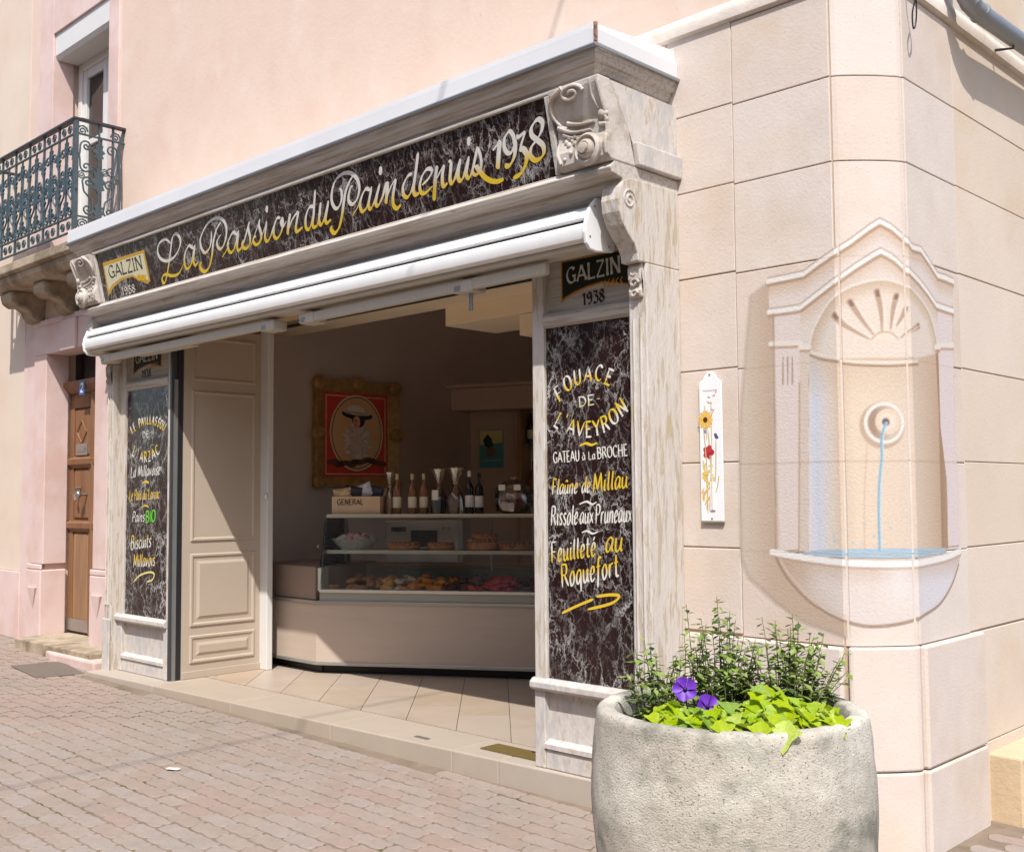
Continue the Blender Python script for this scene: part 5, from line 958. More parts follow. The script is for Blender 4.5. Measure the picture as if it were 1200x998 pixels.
def clip(poly, ax, v, keep_gt):
    out = []
    for i in range(len(poly)):
        p, q = poly[i], poly[(i+1)%len(poly)]; ip = (p[ax] > v) == keep_gt; iq = (q[ax] > v) == keep_gt
        if ip: out.append(p)
        if ip != iq: t = (v-p[ax])/(q[ax]-p[ax]); out.append((p[0]+(q[0]-p[0])*t, p[1]+(q[1]-p[1])*t))
    return out
for i in range(-16, 14):
    for j in range(-6, 8):
        a0 = -.67*c45+i*tw; b0 = j*tw*2+(tw if i % 2 else 0)      # a: along (1,1), b: along (-1,1)
        g_ = .0022
        P_ = [((a-b_)*c45, (a+b_)*c45) for a,b_ in ((a0+g_,b0+g_),(a0+tw-g_,b0+g_),(a0+tw-g_,b0+2*tw-g_),(a0+g_,b0+2*tw-g_))]
        for ax,v,kk in ((0,-4.84,True),(0,.58,False),(1,.322,True),(1,3.2,False)):
            if P_: P_ = clip(P_, ax, v, kk)
        if len(P_) < 3: continue
        k = MB(); k.prism(P_, 'z', SZ-.012, SZ); o = k.build('floor_tile', TILE, fl)
# ------------------------------------------------------------------ shop room
def struct(name, mb, mt): return mb.build(name, mt, org=(0,0,0), kind='structure')
k = MB(); k.box(-5.01,-4.86,.92,6.0,-.1,4.3); struct('side_wall', k, TAUPE)
k = MB(); k.box(-4.855,1.7,5.2,5.35,-.1,4.3); struct('back_wall', k, TAUPE)
k = MB()
for a,b_,c_,d_ in ((.92,SW0,-.1,4.3),(SW1,5.2,-.1,4.3),(SW0,SW1,-.1,SWB),(SW0,SW1,SWT,4.3)): k.box(1.60,1.70,a,b_,c_,d_)
struct('side_wall', k, TAUPE)
k = MB(); k.box(.6,1.7,.32,5.2,-.1,SZ-.004); struct('shop_floor', k, TILE)
k = MB(); k.box(-5.01,1.7,.92,5.35,4.31,4.4); struct('ceiling', k, CEIL)
k = MB(); k.box(-5.01,RX-.065,.83,.915,-.1,4.3); k.box(.065,1.7,.845,.915,-.1,4.3); k.box(RX-.06,.06,.905,.99,3.205,4.3); struct('front_wall', k, TAUPE)
k = MB(); k.box(-4.855,.595,1.005,1.69,3.20,3.40); struct('dropped_ceiling', k, CEIL)
k = MB(); k.box(-2.58,.595,1.695,2.30,3.05,3.40); struct('boxed_beam', k, CEIL)
k = MB(); k.box(-1.72,.595,1.70,2.2,2.88,3.045); struct('boxed_duct', k, CEIL)

# ------------------------------------------------------------------ display counter
P2 = Vector((-3.47,1.02,0)); D_ = Vector((.861,.509,0)).normalized(); N_ = Vector((D_.y,-D_.x,0))
def cpt(s, off, z): q = P2+D_*s-N_*off; return Vector((q.x,q.y,z))
ctr = thing('display_counter', 'taupe bakery counter with glass display case, angled across the shop', 'counter', (-3.0,1.6,SZ))
def cbox(s0,s1,o0,o1,z0,z1,name,mt,par=ctr,bv=0):
    k = MB(); c_ = cpt((s0+s1)/2,(o0+o1)/2,(z0+z1)/2); k.obox(c_, D_, -N_, (0,0,1), (s1-s0)/2, (o1-o0)/2, (z1-z0)/2); return k.build(name, mt, par, bevel=bv)
SE = 2.75
k = MB(); k.prism([(-4.42,1.02),(-3.47,1.02),(-3.47,1.08),(-4.42,1.08)], 'z', .24, .725); k.build('end_panel', LAMIN, ctr)
cbox(.0,SE,0,.05,.24,.725,'front_panel',LAMIN)
cbox(.02,SE,.10,.75,SZ,.24,'plinth',BLACKP); k = MB(); k.prism([(-4.40,1.10),(-3.50,1.10),(-3.40,1.75),(-4.40,1.75)], 'z', SZ, .24); k.build('plinth', BLACKP, ctr)
cbox(-.01,SE,-.012,.05,.215,.245,'kick_rail',STEEL,bv=.004); k = MB(); k.box(-4.42,-3.475,1.008,1.08,.215,.245); k.build('kick_rail', STEEL, ctr, bevel=.004)
cbox(-.01,SE,-.018,.06,.725,.75,'trim',STEEL,bv=.004); k = MB(); k.box(-4.42,-3.475,1.002,1.08,.725,.75); k.build('trim', STEEL, ctr, bevel=.004)
k = MB(); k.prism([(-4.42,1.03),(-3.50,1.03),(-3.62,1.55),(-3.75,1.9),(-4.42,1.9)], 'z', .751, 1.03); k.build('end_cabinet', mat('dark_taupe_laminate', (.26,.19,.15), .45, .05, 3), ctr, bevel=.01)
cbox(.03,SE,.0,.04,.751,.82,'fascia',mat('grey_green_panel',(.30,.30,.26),.4,.04)); cbox(.03,SE,-.02,.06,.82,.845,'nosing',mat('pale_steel',(.62,.58,.50),.35,.03,metal=.3),bv=.006)
cbox(.03,SE,.061,.70,.79,.825,'tray_deck',mat('brushed_steel_deck',(.5,.47,.42),.35,.05,metal=.4))
cbox(.0,.03,.03,.70,.83,1.02,'side_cheek',mat('pale_cheek',(.58,.58,.46),.4,.04)); cbox(.02,SE,.71,.74,.75,.97,'back_riser',mat('mint_riser',(.34,.38,.34),.5,.04))
cbox(-.05,SE,.72,1.05,.97,1.01,'work_top',mat('wood_edge',(.45,.31,.19),.5,.1,3,stretch=(1,1,1)),bv=.006)
for z,sh in ((1.15,'shelf'),(1.455,'shelf')):
    o_ = cbox(.02,SE,.18,.56,z-.012,z+.012,sh,glass('shelf_glass_%d'%int(z*10),(.80,.86,.78),.12)); cbox(.02,SE,.165,.179,z-.016,z+.016,'shelf_edge',mat('shelf_edge_%d'%int(z*10),(.62,.58,.42),.3,.03),bv=.003)
# sloping front glass and its end pane
k = MB(); vs = [cpt(.03,.0,.85),cpt(SE,.0,.85),cpt(SE,.14,1.44),cpt(.03,.14,1.44),cpt(.03,.006,.85),cpt(SE,.006,.85),cpt(SE,.146,1.44),cpt(.03,.146,1.44)]
k.add(vs, [(0,1,2,3),(7,6,5,4),(0,4,5,1),(2,6,7,3),(1,5,6,2),(0,3,7,4)]); k.build('front_glass', GLASS, ctr)
k = MB(); vs = [cpt(.022,.02,1.03),cpt(.022,.14,1.44),cpt(.022,.62,1.44),cpt(.022,.70,1.03),cpt(.028,.02,1.03),cpt(.028,.14,1.44),cpt(.028,.62,1.44),cpt(.028,.70,1.03)]
k.add(vs, [(0,1,2,3),(7,6,5,4),(0,4,5,1),(1,5,6,2),(2,6,7,3),(3,7,4,0)]); k.build('side_glass', glass('green_side_glass',(.62,.70,.66),.1), ctr)
for s in (.06,1.4):
    for z0,z1 in ((.97,1.137),(1.163,1.442)): k = MB(); k.tube([cpt(s,.5,z0),cpt(s,.5,z1)], .011, 8); k.build('shelf_post', STEEL, ctr)
for s,z in ((-.02,1.20),(1.68,1.20)): k = MB(); k.box(*sum(([c-.012,c+.012] for c in cpt(s,.10,z)),[])); k.build('glass_clip', CHROME, ctr)

# ---- things on the counter
def bottle(name, label, s, off, z, body, capm, labm, h=.345, r=.037, group=None):
    c_ = cpt(s,off,z); t = thing(name, label, 'bottle', c_, group)
    k = MB(); k.lathe([(.001,0),(r,.002),(r,.55*h),(r*.92,.62*h),(r*.42,.74*h),(r*.36,.80*h),(r*.36,.90*h)], c_, 16); k.build('body', body, t, smooth=True)
    k = MB(); k.lathe([(r*.42,.86*h),(r*.43,.93*h),(r*.40,h),(.001,h+.001)], c_, 12); k.build('cap', capm, t, smooth=True)
    k = MB(); k.lathe([(r+.0012,.16*h),(r+.0012,.43*h)], c_, 20); k.f = k.f[:-2]; k.build('label', labm, t, smooth=True, fix=False); return t
BG = mat('amber_bottle', (.22,.085,.025), .08, 0, spec=.6, coat=.4); BD = mat('dark_bottle', (.012,.009,.010), .08, 0, spec=.6, coat=.4)
capw = plain('cream_cap', (.55,.45,.28)); capp = plain('white_cap', (.75,.72,.68)); labw = plain('cream_paper_label', (.72,.66,.48)); labp = plain('white_paper_label', (.75,.74,.72))
ZS = 1.4675
b1 = bottle('cordial_bottle','amber bottle with cream label beside the cellophane twist bag',.615,.30,ZS,BG,capw,labw)
b2 = bottle('cordial_bottle','amber bottle with cream label, middle one of three on the top shelf',.752,.30,ZS,BG,capw,labw)
b3 = bottle('cordial_bottle','amber bottle with cream label nearest the tagged gift bag',.853,.31,ZS,BG,capw,labw)
for i,b_ in enumerate((b1,b2,b3)):
    b_['group'] = 'amber bottles on the top shelf'
b4 = bottle('wine_bottle','dark bottle with white label and white capsule on the top shelf',1.262,.30,ZS,BD,capp,labp,.365)
b5 = bottle('wine_bottle','dark bottle with white label and black capsule on the top shelf',1.345,.31,ZS,BD,BLACKP,labp,.35)
# crate with bags
cr_ = thing('wooden_crate', 'small printed wooden crate filled with snack bags on the top shelf', 'crate', cpt(.27,.32,ZS))
WC = mat('pale_crate_wood', (.60,.42,.26), .7, .12, 6)
cbox(.05,.49,.21,.222,ZS+.012,ZS+.155,'front_board',WC,cr_); cbox(.05,.49,.42,.432,ZS+.012,ZS+.155,'back_board',WC,cr_); cbox(.05,.062,.2225,.4195,ZS+.012,ZS+.155,'side_board',WC,cr_); cbox(.478,.49,.2225,.4195,ZS+.012,ZS+.155,'side_board',WC,cr_); cbox(.05,.49,.21,.432,ZS,ZS+.0115,'bottom_board',WC,cr_)
k = MB(); to3 = lambda a,b,l=0.0: tuple(cpt(a,.2085-l,b)); text(k,'GENERAL',(.10,ZS+.085),(.34,ZS+.085),.045,to3,lambda f:(.05,.035,.025),.2,.5,serif=True); k.build('print', PRINT, cr_, fix=False)
def pillow(c_, hx, hz, hd, mt, par, rot=0., col=None):
    k = MB(); n = 8
    for j in range(n+1):
        for i in range(n+1):
            a, b_ = i/n*2-1, j/n*2-1; d = (max(0,(1-a*a)*(1-b_*b_))**.5)*hd+random.uniform(-.004,.004)
            x, z = a*hx*(1-.08*(1-b_*b_)), b_*hz; xr, zr = x*math.cos(rot)-z*math.sin(rot), x*math.sin(rot)+z*math.cos(rot)
            k.v.append(tuple(c_+D_*xr+Vector((0,0,zr))+N_*d))
    m_ = len(k.v); k.v += [tuple(Vector(v)-N_*(2*((Vector(v)-c_).dot(N_))+.002)) for v in list(k.v)]
    for j in range(n):
        for i in range(n):
            q = j*(n+1)+i; k.f += [(q,q+1,q+n+2,q+n+1),(q+m_,q+n+1+m_,q+n+2+m_,q+1+m_)]
    return k
for i,(s,z,rt,cl) in enumerate(((.13,.165,.15,(.62,.45,.22)),(.22,.185,-.2,(.03,.03,.04)),(.30,.20,.35,(.70,.70,.72)),(.40,.185,-.15,(.05,.05,.07)),(.42,.16,.1,(.66,.40,.14)),(.18,.15,0,(.68,.66,.64)))):
    c_ = cpt(s,.26+.025*i,ZS+z); k = pillow(c_,.085,.06,.03,None,None,rt)
    tag(k.build('snack_bag', plain('foil_%d'%i, cl, .35, var=.3, scale=25), org=c_, smooth=True), ['orange','black','silver','dark blue','amber','white'][i]+' snack bag sticking out of the wooden crate', 'snack bag')
def cello_bag(label, s, off, h, r, filler, tagc=None):
    c_ = cpt(s,off,ZS); t = thing('gift_bag', label, 'gift bag', c_)
    wob = lambda a,z: .10*math.sin(5*a+z*40)+.06*math.sin(9*a)
    k = MB(); k.lathe([(r*.2,.0),(r*.8,.004),(r*.82,h*.25),(r*.62,h*.42),(r*.18,h*.58),(.002,h*.6)], c_, 16, wob=lambda a,z:.08*math.sin(6*a+z*30)); k.build('sweets', filler, t, smooth=True)
    k = MB(); k.lathe([(r,.0),(r*1.02,h*.3),(r*.8,h*.48),(r*.22,h*.66),(r*.3,h*.72),(r*.95,h*.96),(r*1.15,h)], c_, 24, wob=wob); k.f = k.f[:-2]; k.build('wrapper', CELLO, t, smooth=True, fix=False)
    k = MB(); k.tube([c_+Vector((r*.26*math.cos(a),r*.26*math.sin(a),h*.66)) for a in [i*.6 for i in range(12)]], .008, 6); k.build('ribbon', plain('red_ribbon',(.5,.06,.03)) if tagc else plain('gold_ribbon',(.55,.35,.12)), t)
    if tagc: k = MB(); q = cpt(s-.01,off-r-.015,ZS+h*.42); k.obox(q, D_, N_, (0,0,1), .028, .002, .042); k.build('tag', tagc, t)
    return t
cello_bag('narrow cellophane twist bag next to the wooden crate', .545,.31,.36,.042, plain('caramel_sweets',(.55,.26,.13),.5,var=.4,scale=60))
cello_bag('cellophane gift bag with a white tag and red ribbon', .985,.32,.385,.062, plain('dark_sweets',(.05,.03,.03),.5,var=.4,scale=60), plain('white_tag',(.75,.72,.62)))
cello_bag('tall cellophane bag of brown biscuits tied with gold ribbon', 1.14,.30,.395,.068, plain('brown_biscuits',(.42,.19,.09),.6,var=.4,scale=50))
gb_ = thing('gift_basket', 'round wicker gift basket of pink sweets wrapped in cellophane', 'basket', cpt(1.64,.33,ZS)); c_ = cpt(1.64,.33,ZS)
k = MB(); k.lathe([(.09,0),(.12,.03),(.135,.09),(.125,.09),(.10,.03),(.001,.02)], c_, 20); k.build('basket', mat('wicker',(.25,.15,.09),.7,.4,60,bump=1,bscale=80), gb_, smooth=True)
for i in range(12):
    a = i*2.4; r_ = .03+.06*((i*37)%10)/10; k = MB(); q = c_+Vector((r_*math.cos(a),r_*math.sin(a),.11+.02*(i%3))); k.ball(q,.035,.035,.03); k.build('sweet', plain('sweet_%d'%(i%3),[(.55,.06,.07),(.70,.35,.30),(.75,.65,.55)][i%3]), gb_, smooth=True)
k = MB(); k.lathe([(.14,.02),(.165,.10),(.15,.21),(.09,.27),(.02,.285),(.05,.31)], c_, 26, wob=lambda a,z:.05*math.sin(7*a+z*25)); k.f = k.f[:-2]; k.build('wrapper', CELLO, gb_, smooth=True, fix=False)
for dx in (-.06,.07): k = MB(); q = cpt(1.64+dx,.165,ZS+.22); k.obox(q, D_, N_, (0,0,1), .028,.002,.024); k.build('tag', labp, gb_)
# second shelf
Z1 = 1.1625
bk = thing('egg_basket', 'shallow pale woven bowl heaped with pink and cream sweets', 'bowl', cpt(.225,.32,Z1)); c_ = cpt(.225,.32,Z1)
k = MB(); k.lathe([(.12,0),(.16,.04),(.205,.095),(.195,.095),(.15,.045),(.001,.02)], c_, 28); k.build('bowl', mat('woven_cream',(.58,.58,.48),.6,.35,45,bump=.8,bscale=60), bk, smooth=True)
for i in range(16):
    a = i*2.399; r_ = .15*math.sqrt((i+.5)/16); k = MB(); q = c_+Vector((r_*math.cos(a),r_*math.sin(a),.085+.05*(1-r_/.15))); k.ball(q,.042,.036,.034); k.build('sweet', plain('egg_%d'%(i%4),[(.45,.16,.13),(.60,.42,.32),(.62,.30,.26),(.66,.60,.48)][i%4]), bk, smooth=True)
PIE = mat('baked_crust', (.55,.22,.08), .55, .35, 25, bump=.6, bscale=50)
def pie(label, s, r, off=.32, z=Z1, hh=.045):
    c_ = cpt(s,off,z); t = thing('tart', label, 'tart', c_, None)
    k = MB(); k.lathe([(r*.85,0),(r*.97,.012),(r,.03),(r*.93,hh*.9),(r*.6,hh+.006),(.002,hh+.008)], c_, 22, wob=lambda a,zz:.03*math.sin(7*a)); k.build('crust', PIE, t, smooth=True)
    for i in range(7):
        q = MB(); u0 = -r*.75+i*r*.25; hw = math.sqrt(max(0,(r*.9)**2-u0*u0)); q.tube([c_+D_*u0+N_*(hw*v)+Vector((0,0,hh+.008+.006*(1-v*v))) for v in (-1,-.5,0,.5,1)], .011, 6); q.build('lattice_strip', PIE, t, smooth=True)
    k = MB(); k.lathe([(r*1.02,-.0),(r*1.06,.004),(r*.3,.004)], c_, 22); k.build('paper', plain('brown_paper',(.30,.20,.12),.8), t)
pie('flat lattice tart, beside the woven bowl', .665,.145); pie('small lattice tart in front of the pale oven', 1.0,.12); pie('thick lattice tart carrying a smaller tart on the glass shelf', 1.37,.14,.32,Z1,.075); pie('low lattice tart under the wrapped gift basket, beside the stacked pair', 1.66,.148)
pie('small thin lattice tart stacked on the thick tart', 1.385,.115,.34,Z1+.09,.03)
# pastries in the tray
def lump(seed, squash=.5):
    rr = random.Random(seed); k = MB(); ph = [rr.uniform(0,6) for _ in range(6)]
    seg, rings = 9, 5
    for j in range(rings+1):
        th = math.pi*j/rings
        for i in range(seg):
            a = 2*math.pi*i/seg; q = 1+.18*math.sin(2*a+ph[0]+th)+.14*math.sin(3*a+ph[1])*math.sin(th)+.08*math.sin(5*a+ph[2])
            s_ = max(math.sin(th),.03); k.v.append((q*s_*math.cos(a), q*s_*math.sin(a), -math.cos(th)*squash))
    k.f = [(j*seg+i, j*seg+(i+1)%seg, (j+1)*seg+(i+1)%seg, (j+1)*seg+i) for j in range(rings) for i in range(seg)]+[tuple(range(seg))[::-1],tuple(range(rings*seg,rings*seg+seg))]
    return k
kinds = [('brown sugared biscuit heaped in the counter tray by the end cabinet','biscuit','biscuits heaped by the end cabinet',(.42,.20,.09),0.12,.46),('golden twisted pastry in the counter tray','pastry','golden pastries in the tray',(.75,.40,.12),.46,.62),
         ('pale almond biscuit in the counter tray','biscuit','almond biscuits in the tray',(.70,.50,.30),.60,.72),('orange glazed pastry heaped in the counter tray','pastry','orange glazed pastries in the tray',(.78,.30,.06),.74,1.08),
         ('dark chocolate biscuit heaped in the counter tray','biscuit','chocolate biscuits in the tray',(.22,.09,.05),1.06,1.36),('bright red fruit pastry in the counter tray','pastry','red fruit pastries in the tray',(.72,.09,.05),1.34,1.52),
         ('pink glazed pastry in the counter tray','pastry','pink glazed pastries in the tray',(.80,.12,.16),1.50,1.68),('dark purple fruit pastry heaped in the tray beside the pink ones','pastry','dark fruit pastries in the tray',(.17,.06,.06),1.66,2.2)]
for qi,(lb,ct,gr,cl,s0,s1) in enumerate(kinds):
    ob = lump(qi,.55).build('pastry' if ct == 'pastry' else 'biscuit', plain('bake_%d'%qi, cl, .45, var=.45, scale=45, bump=.5, bscale=70), org=(0,0,0), smooth='all'); tag(ob, lb, ct, gr); firstp = True
    n_ = int((s1-s0)*66)+2
    for i in range(n_):
        s = random.uniform(s0,s1); row = i % 4; off = .12+.13*row+random.uniform(-.03,.03); r_ = random.uniform(.036,.054)
        z = .825+r_*.55+row*.012+(random.choice((0,.03)) if row > 0 else 0)
        o = ob if firstp else dup(ob); firstp = False
        o.location = cpt(s,off,z); o.scale = (r_,r_,r_); o.rotation_euler = (random.uniform(-.4,.4),random.uniform(-.4,.4),random.uniform(0,6))
for i,s in enumerate((.30,.62,.86,1.02,1.52,1.78)):
    k = MB(); q = cpt(s,.075,.835); k.obox(q, D_, N_, (0,0,1), .075,.003,.010); tag(k.build('price_strip', labw, org=q), 'narrow cream price strip along the front of the pastry tray', 'price tag', 'price strips along the tray')
# oven behind
ov = thing('oven', 'pale grey countertop oven with dark window behind the shelves', 'oven', cpt(.64,.98,1.01))
cbox(.30,.99,.86,1.04,1.011,1.40,'housing',mat('pale_oven',(.62,.60,.54),.4,.05),ov,.015); cbox(.55,.80,.852,.859,1.16,1.31,'window',BLACKP,ov)
for s in (.86,.91): k = MB(); k.tube([cpt(s,.859,1.33),cpt(s,.845,1.33)], .014, 8); k.build('knob', STEEL, ov)
cbox(.36,.50,.852,.859,1.30,1.34,'display',BLACKP,ov)

# ------------------------------------------------------------------ framed picture on the side wall
WX = -4.855
pic = thing('framed_portrait', 'ornate gilt frame holding a red picture with an oval portrait in a hat', 'picture', (WX,2.49,1.72))
GILT = mat('dark_gilt', (.50,.29,.10), .45, .3, 14, bump=.6, bscale=30, metal=.3)
Y0,Y1,Zb,Zt = 1.955,3.03,1.72,2.81; fw = .125
def side(a, b_, c_, d_, nm='frame_side'):
    k = MB(); x0, x1 = WX, WX+.06; 
    k.add([(x0,*a),(x0,*b_),(x0,*c_),(x0,*d_),(x1+.02,*a),(x1+.02,*b_),(x1-.03,*c_),(x1-.03,*d_)], [(0,1,2,3),(4,5,6,7),(0,1,5,4),(1,2,6,5),(2,3,7,6),(3,0,4,7)]); k.build(nm, GILT, pic, bevel=.008)
side((Y0,Zt),(Y1,Zt),(Y1-fw,Zt-fw),(Y0+fw,Zt-fw)); side((Y0,Zb),(Y1,Zb),(Y1-fw,Zb+fw*.8),(Y0+fw,Zb+fw*.8)); side((Y0,Zb),(Y0,Zt),(Y0+fw,Zt-fw),(Y0+fw,Zb+fw*.8)); side((Y1,Zb),(Y1,Zt),(Y1-fw,Zt-fw),(Y1-fw,Zb+fw*.8))
for y_,z_ in ((Y0+.05,Zt-.05),(Y1-.05,Zt-.05),(Y0+.05,Zb+.05),(Y1-.05,Zb+.05),((Y0+Y1)/2,Zt-.03),((Y0+Y1)/2,Zb+.03),(Y0+.03,2.26),(Y1-.03,2.26)):
    k = MB(); k.ball((WX+.075,y_,z_),.03,.085,.075,12,6); k.build('corner_ornament', GILT, pic, smooth=True)
    k = MB(); k.tube([(WX+.10,y_+.06*math.cos(a)*(1-a/12),z_+.055*math.sin(a)*(1-a/12)) for a in [i*.5 for i in range(18)]], .010, 5); k.build('corner_scroll', GILT, pic, smooth=True)
def pv(y, z, l=0.0): return (WX+.022+l, y, z)
k = MB(); k.box(WX+.0,WX+.021,Y0+.10,Y1-.10,Zb+.08,Zt-.10); cvs = k.build('canvas', plain('red_canvas', (.72,.06,.03), .6, var=.15, scale=6), pic)
k = MB(); yc, zc = 2.50, 2.275
def ell(a, b_, c=(yc,zc), n=36, rot=0.): return [(c[0]+a*math.cos(t)*math.cos(rot)-b_*math.sin(t)*math.sin(rot), c[1]+a*math.cos(t)*math.sin(rot)+b_*math.sin(t)*math.cos(rot)) for t in [2*math.pi*i/n for i in range(n)]]
CRM, TAN = (.85,.66,.46), (.85,.50,.24)
for z0,z1,y0_,y1_ in ((Zt-.165,Zt-.155,Y0+.15,Y1-.15),(Zb+.125,Zb+.135,Y0+.15,Y1-.15)): flat(k, [(y0_,z0),(y1_,z0),(y1_,z1),(y0_,z1)], pv, .001, CRM)
for y_ in (Y0+.15,Y1-.16): flat(k, [(y_,Zb+.137),(y_+.01,Zb+.137),(y_+.01,Zt-.167),(y_,Zt-.167)], pv, .001, CRM)
flat(k, ell(.345,.395), pv, .002, CRM); flat(k, ell(.325,.375), pv, .003, (.12,.05,.03)); flat(k, ell(.315,.365), pv, .004, TAN)
rp_ = random.Random(9)
for i in range(90):     # pale feathery collar
    a = i*2.4; r_ = .17*math.sqrt((i+1)/90); flat(k, ell(rp_.uniform(.02,.05),rp_.uniform(.008,.016),(yc+r_*1.0*math.cos(a)+.01,2.20+r_*1.15*math.sin(a)),8,a+rp_.uniform(-.7,.7)), pv, .005+i*4e-5, rp_.choice(((.78,.66,.58),(.88,.78,.70),(.62,.50,.44),(.72,.56,.44))))
flat(k, ell(.085,.075,(2.515,2.405),18), pv, .0088, (.05,.025,.02))
flat(k, ell(.20,.052,(2.50,2.462),26,R(-4)), pv, .0092, (.03,.03,.028)); flat(k, ell(.185,.030,(2.495,2.487),26,R(-4)), pv, .0096, (.62,.50,.40)); flat(k, ell(.115,.052,(2.485,2.51),22,R(-4)), pv, .0100, (.86,.76,.62)); flat(k, ell(.12,.014,(2.487,2.482),18,R(-4)), pv, .0103, (.55,.42,.33))
flat(k, ell(.047,.066,(2.49,2.385),18), pv, .0106, (.82,.46,.30)); flat(k, ell(.018,.05,(2.475,2.385),12), pv, .0108, (.70,.32,.20))
for dy in (-.018,.016): flat(k, ell(.010,.005,(2.492+dy,2.398),8), pv, .0110, (.12,.05,.04))
flat(k, ell(.012,.005,(2.488,2.352),8), pv, .0110, (.55,.10,.08)); flat(k, [(2.486,2.392),(2.495,2.392),(2.497,2.370),(2.482,2.370)], pv, .0109, (.72,.34,.22))
for i in range(7): flat(k, ell(.09,.03,(2.20+.1*i,1.97-.02*math.sin(i*1.1)),12,R(15*math.sin(i*2))), pv, .0112+i*1e-4, [(.16,.07,.04),(.10,.04,.03)][i%2])
k.build('portrait', PRINT, cvs, fix=False)

# ------------------------------------------------------------------ wall cabinet with bottles at the back
H0 = Vector((-3.93,2.98,0)); HD = Vector((math.cos(R(22)),math.sin(R(22)),0)); HN = Vector((HD.y,-HD.x,0))
def hpt(s, off, z): q = H0+HD*s-HN*off; return Vector((q.x,q.y,z))
cab = thing('wall_cabinet', 'taupe wooden cabinet with a cornice hood and glass bottle shelves', 'cabinet', hpt(.5,.2,SZ))
CABM = mat('cabinet_taupe',(.45,.31,.22),.55,.06,3); CABI = mat('cabinet_inside',(.72,.70,.62),.6,.05)
def hbox(s0,s1,o0,o1,z0,z1,nm,mt,par=None,bv=0):
    k = MB(); k.obox(hpt((s0+s1)/2,(o0+o1)/2,(z0+z1)/2), HD, -HN, (0,0,1), (s1-s0)/2,(o1-o0)/2,(z1-z0)/2); return k.build(nm, mt, par or cab, bevel=bv)
hbox(.02,1.9,-.02,.5,2.47,2.70,'hood',CABM,bv=.01); hbox(-.02,1.94,-.06,.5,2.70,2.735,'cornice',CABM,bv=.012)
hbox(.14,.66,.20,.5,SZ,2.468,'door_panel',CABM); hbox(.661,.70,.17,.5,SZ,2.468,'upright',mat('orange_wood',(.34,.16,.07),.5,.1)); hbox(.701,1.9,.45,.5,SZ,2.468,'back_board',CABI)
for z in (1.60,2.12): hbox(.701,1.9,.20,.449,z,z+.02,'shelf',glass('cab_shelf_%d'%int(z*10),(.75,.85,.78),.15))
hbox(.24,.50,.192,.199,1.90,2.28,'poster',plain('teal_poster',(.06,.22,.24),.5)); 
k = MB(); hp = lambda a,b,l=0.0: tuple(hpt(a,.1915-l,b))
flat(k, [(.245,2.13),(.495,2.15),(.495,2.275),(.245,2.275)], hp, .0005, (.55,.52,.18)); flat(k, [(.28,2.18),(.33,2.24),(.37,2.20),(.40,2.12),(.34,2.10),(.30,2.12)], hp, .001, (.02,.03,.03)); flat(k, ell(.05,.05,(.37,2.06),14), hp, .0012, (.16,.09,.05)); flat(k, [(.26,1.96),(.48,1.97),(.48,1.985),(.26,1.975)], hp, .001, (.20,.28,.26)); k.build('poster_print', PRINT, cab, fix=False)
def bott2(label, s, z, body, h, lab, grp):
    c_ = hpt(s,.32,z); t = thing('liqueur_bottle', label, 'bottle', c_, grp); r = .042
    k = MB(); k.lathe([(.001,0),(r,.002),(r,.55*h),(r*.9,.63*h),(r*.4,.76*h),(r*.36,h)], c_, 14); k.build('body', body, t, smooth=True)
    k = MB(); k.lathe([(r+.0012,.15*h),(r+.0012,.45*h)], c_, 18); k.f = k.f[:-2]; k.build('label', lab, t, smooth=True, fix=False)
for i,(s,z) in enumerate(((.76,2.142),(.86,2.142),(.96,2.142),(1.07,2.142))): bott2('dark bottle on the upper glass shelf of the cabinet', s, z, (BD,BG,BD,BD)[i] if 0 else BD, .30, labw, 'bottles on the upper cabinet shelf')
for i,(s,z) in enumerate(((.78,1.622),(.89,1.622),(1.0,1.622))): bott2('amber bottle on the lower glass shelf of the cabinet', s, z, BG, .34, plain('red_label',(.45,.12,.08)), 'bottles on the lower cabinet shelf')

# ------------------------------------------------------------------ enamel thermometer
th = thing('wall_thermometer', 'tall white enamel thermometer board painted with wild flowers on the stone wall', 'thermometer', (1.045,WY,1.49))
TX0, TX1 = .978,1.112
out = [(TX0,1.49),(TX1,1.49),(TX1,2.195),(TX1-.01,2.205),(TX1-.025,2.212),(TX1-.035,2.232),(TX1-.055,2.25),(TX0+.055,2.25),(TX0+.035,2.232),(TX0+.025,2.212),(TX0+.01,2.205),(TX0,2.195)]
k = MB(); k.prism(out, 'y', WY-.016, WY-.004); brd = k.build('board', mat('white_enamel', A(250,250,252,1.25), .2, .01), th, bevel=.003)
tp_ = lambda x,z,l=0.0: (x, WY-.0163-l, z)
k = MB(); rr = random.Random(5); LF = 0
def petal(c_, a, b_, rot, col):
    global LF
    LF = (LF+4e-5) % .0011; flat(k, ell(a,b_,c_,10,rot), tp_, .0002+LF, col)
GR, OR2, YL, RD, VI, BR = A(206,190,140), A(240,190,110), A(244,206,90), A(206,60,66), A(150,140,190), A(90,50,40)
k.col = None
for x0,z0,x1,z1,c_ in ((1.02,1.53,1.00,2.0,GR),(1.04,1.55,1.03,1.95,GR),(1.05,1.56,1.075,1.9,GR),(1.03,1.54,1.05,2.1,A(220,206,170)),(1.02,1.6,.995,1.8,GR),(1.05,1.6,1.09,1.72,GR),(1.02,1.9,1.01,2.08,A(220,206,170)),(1.0,1.97,1.07,2.06,A(214,170,130))):
    LF = (LF+5e-5) % .0011; ribbon(k, [(x0,z0),((x0+x1)/2+.008,(z0+z1)/2),(x1,z1)], .007, tp_, lambda a,b,c_=c_: c_, lift=.0002+LF)
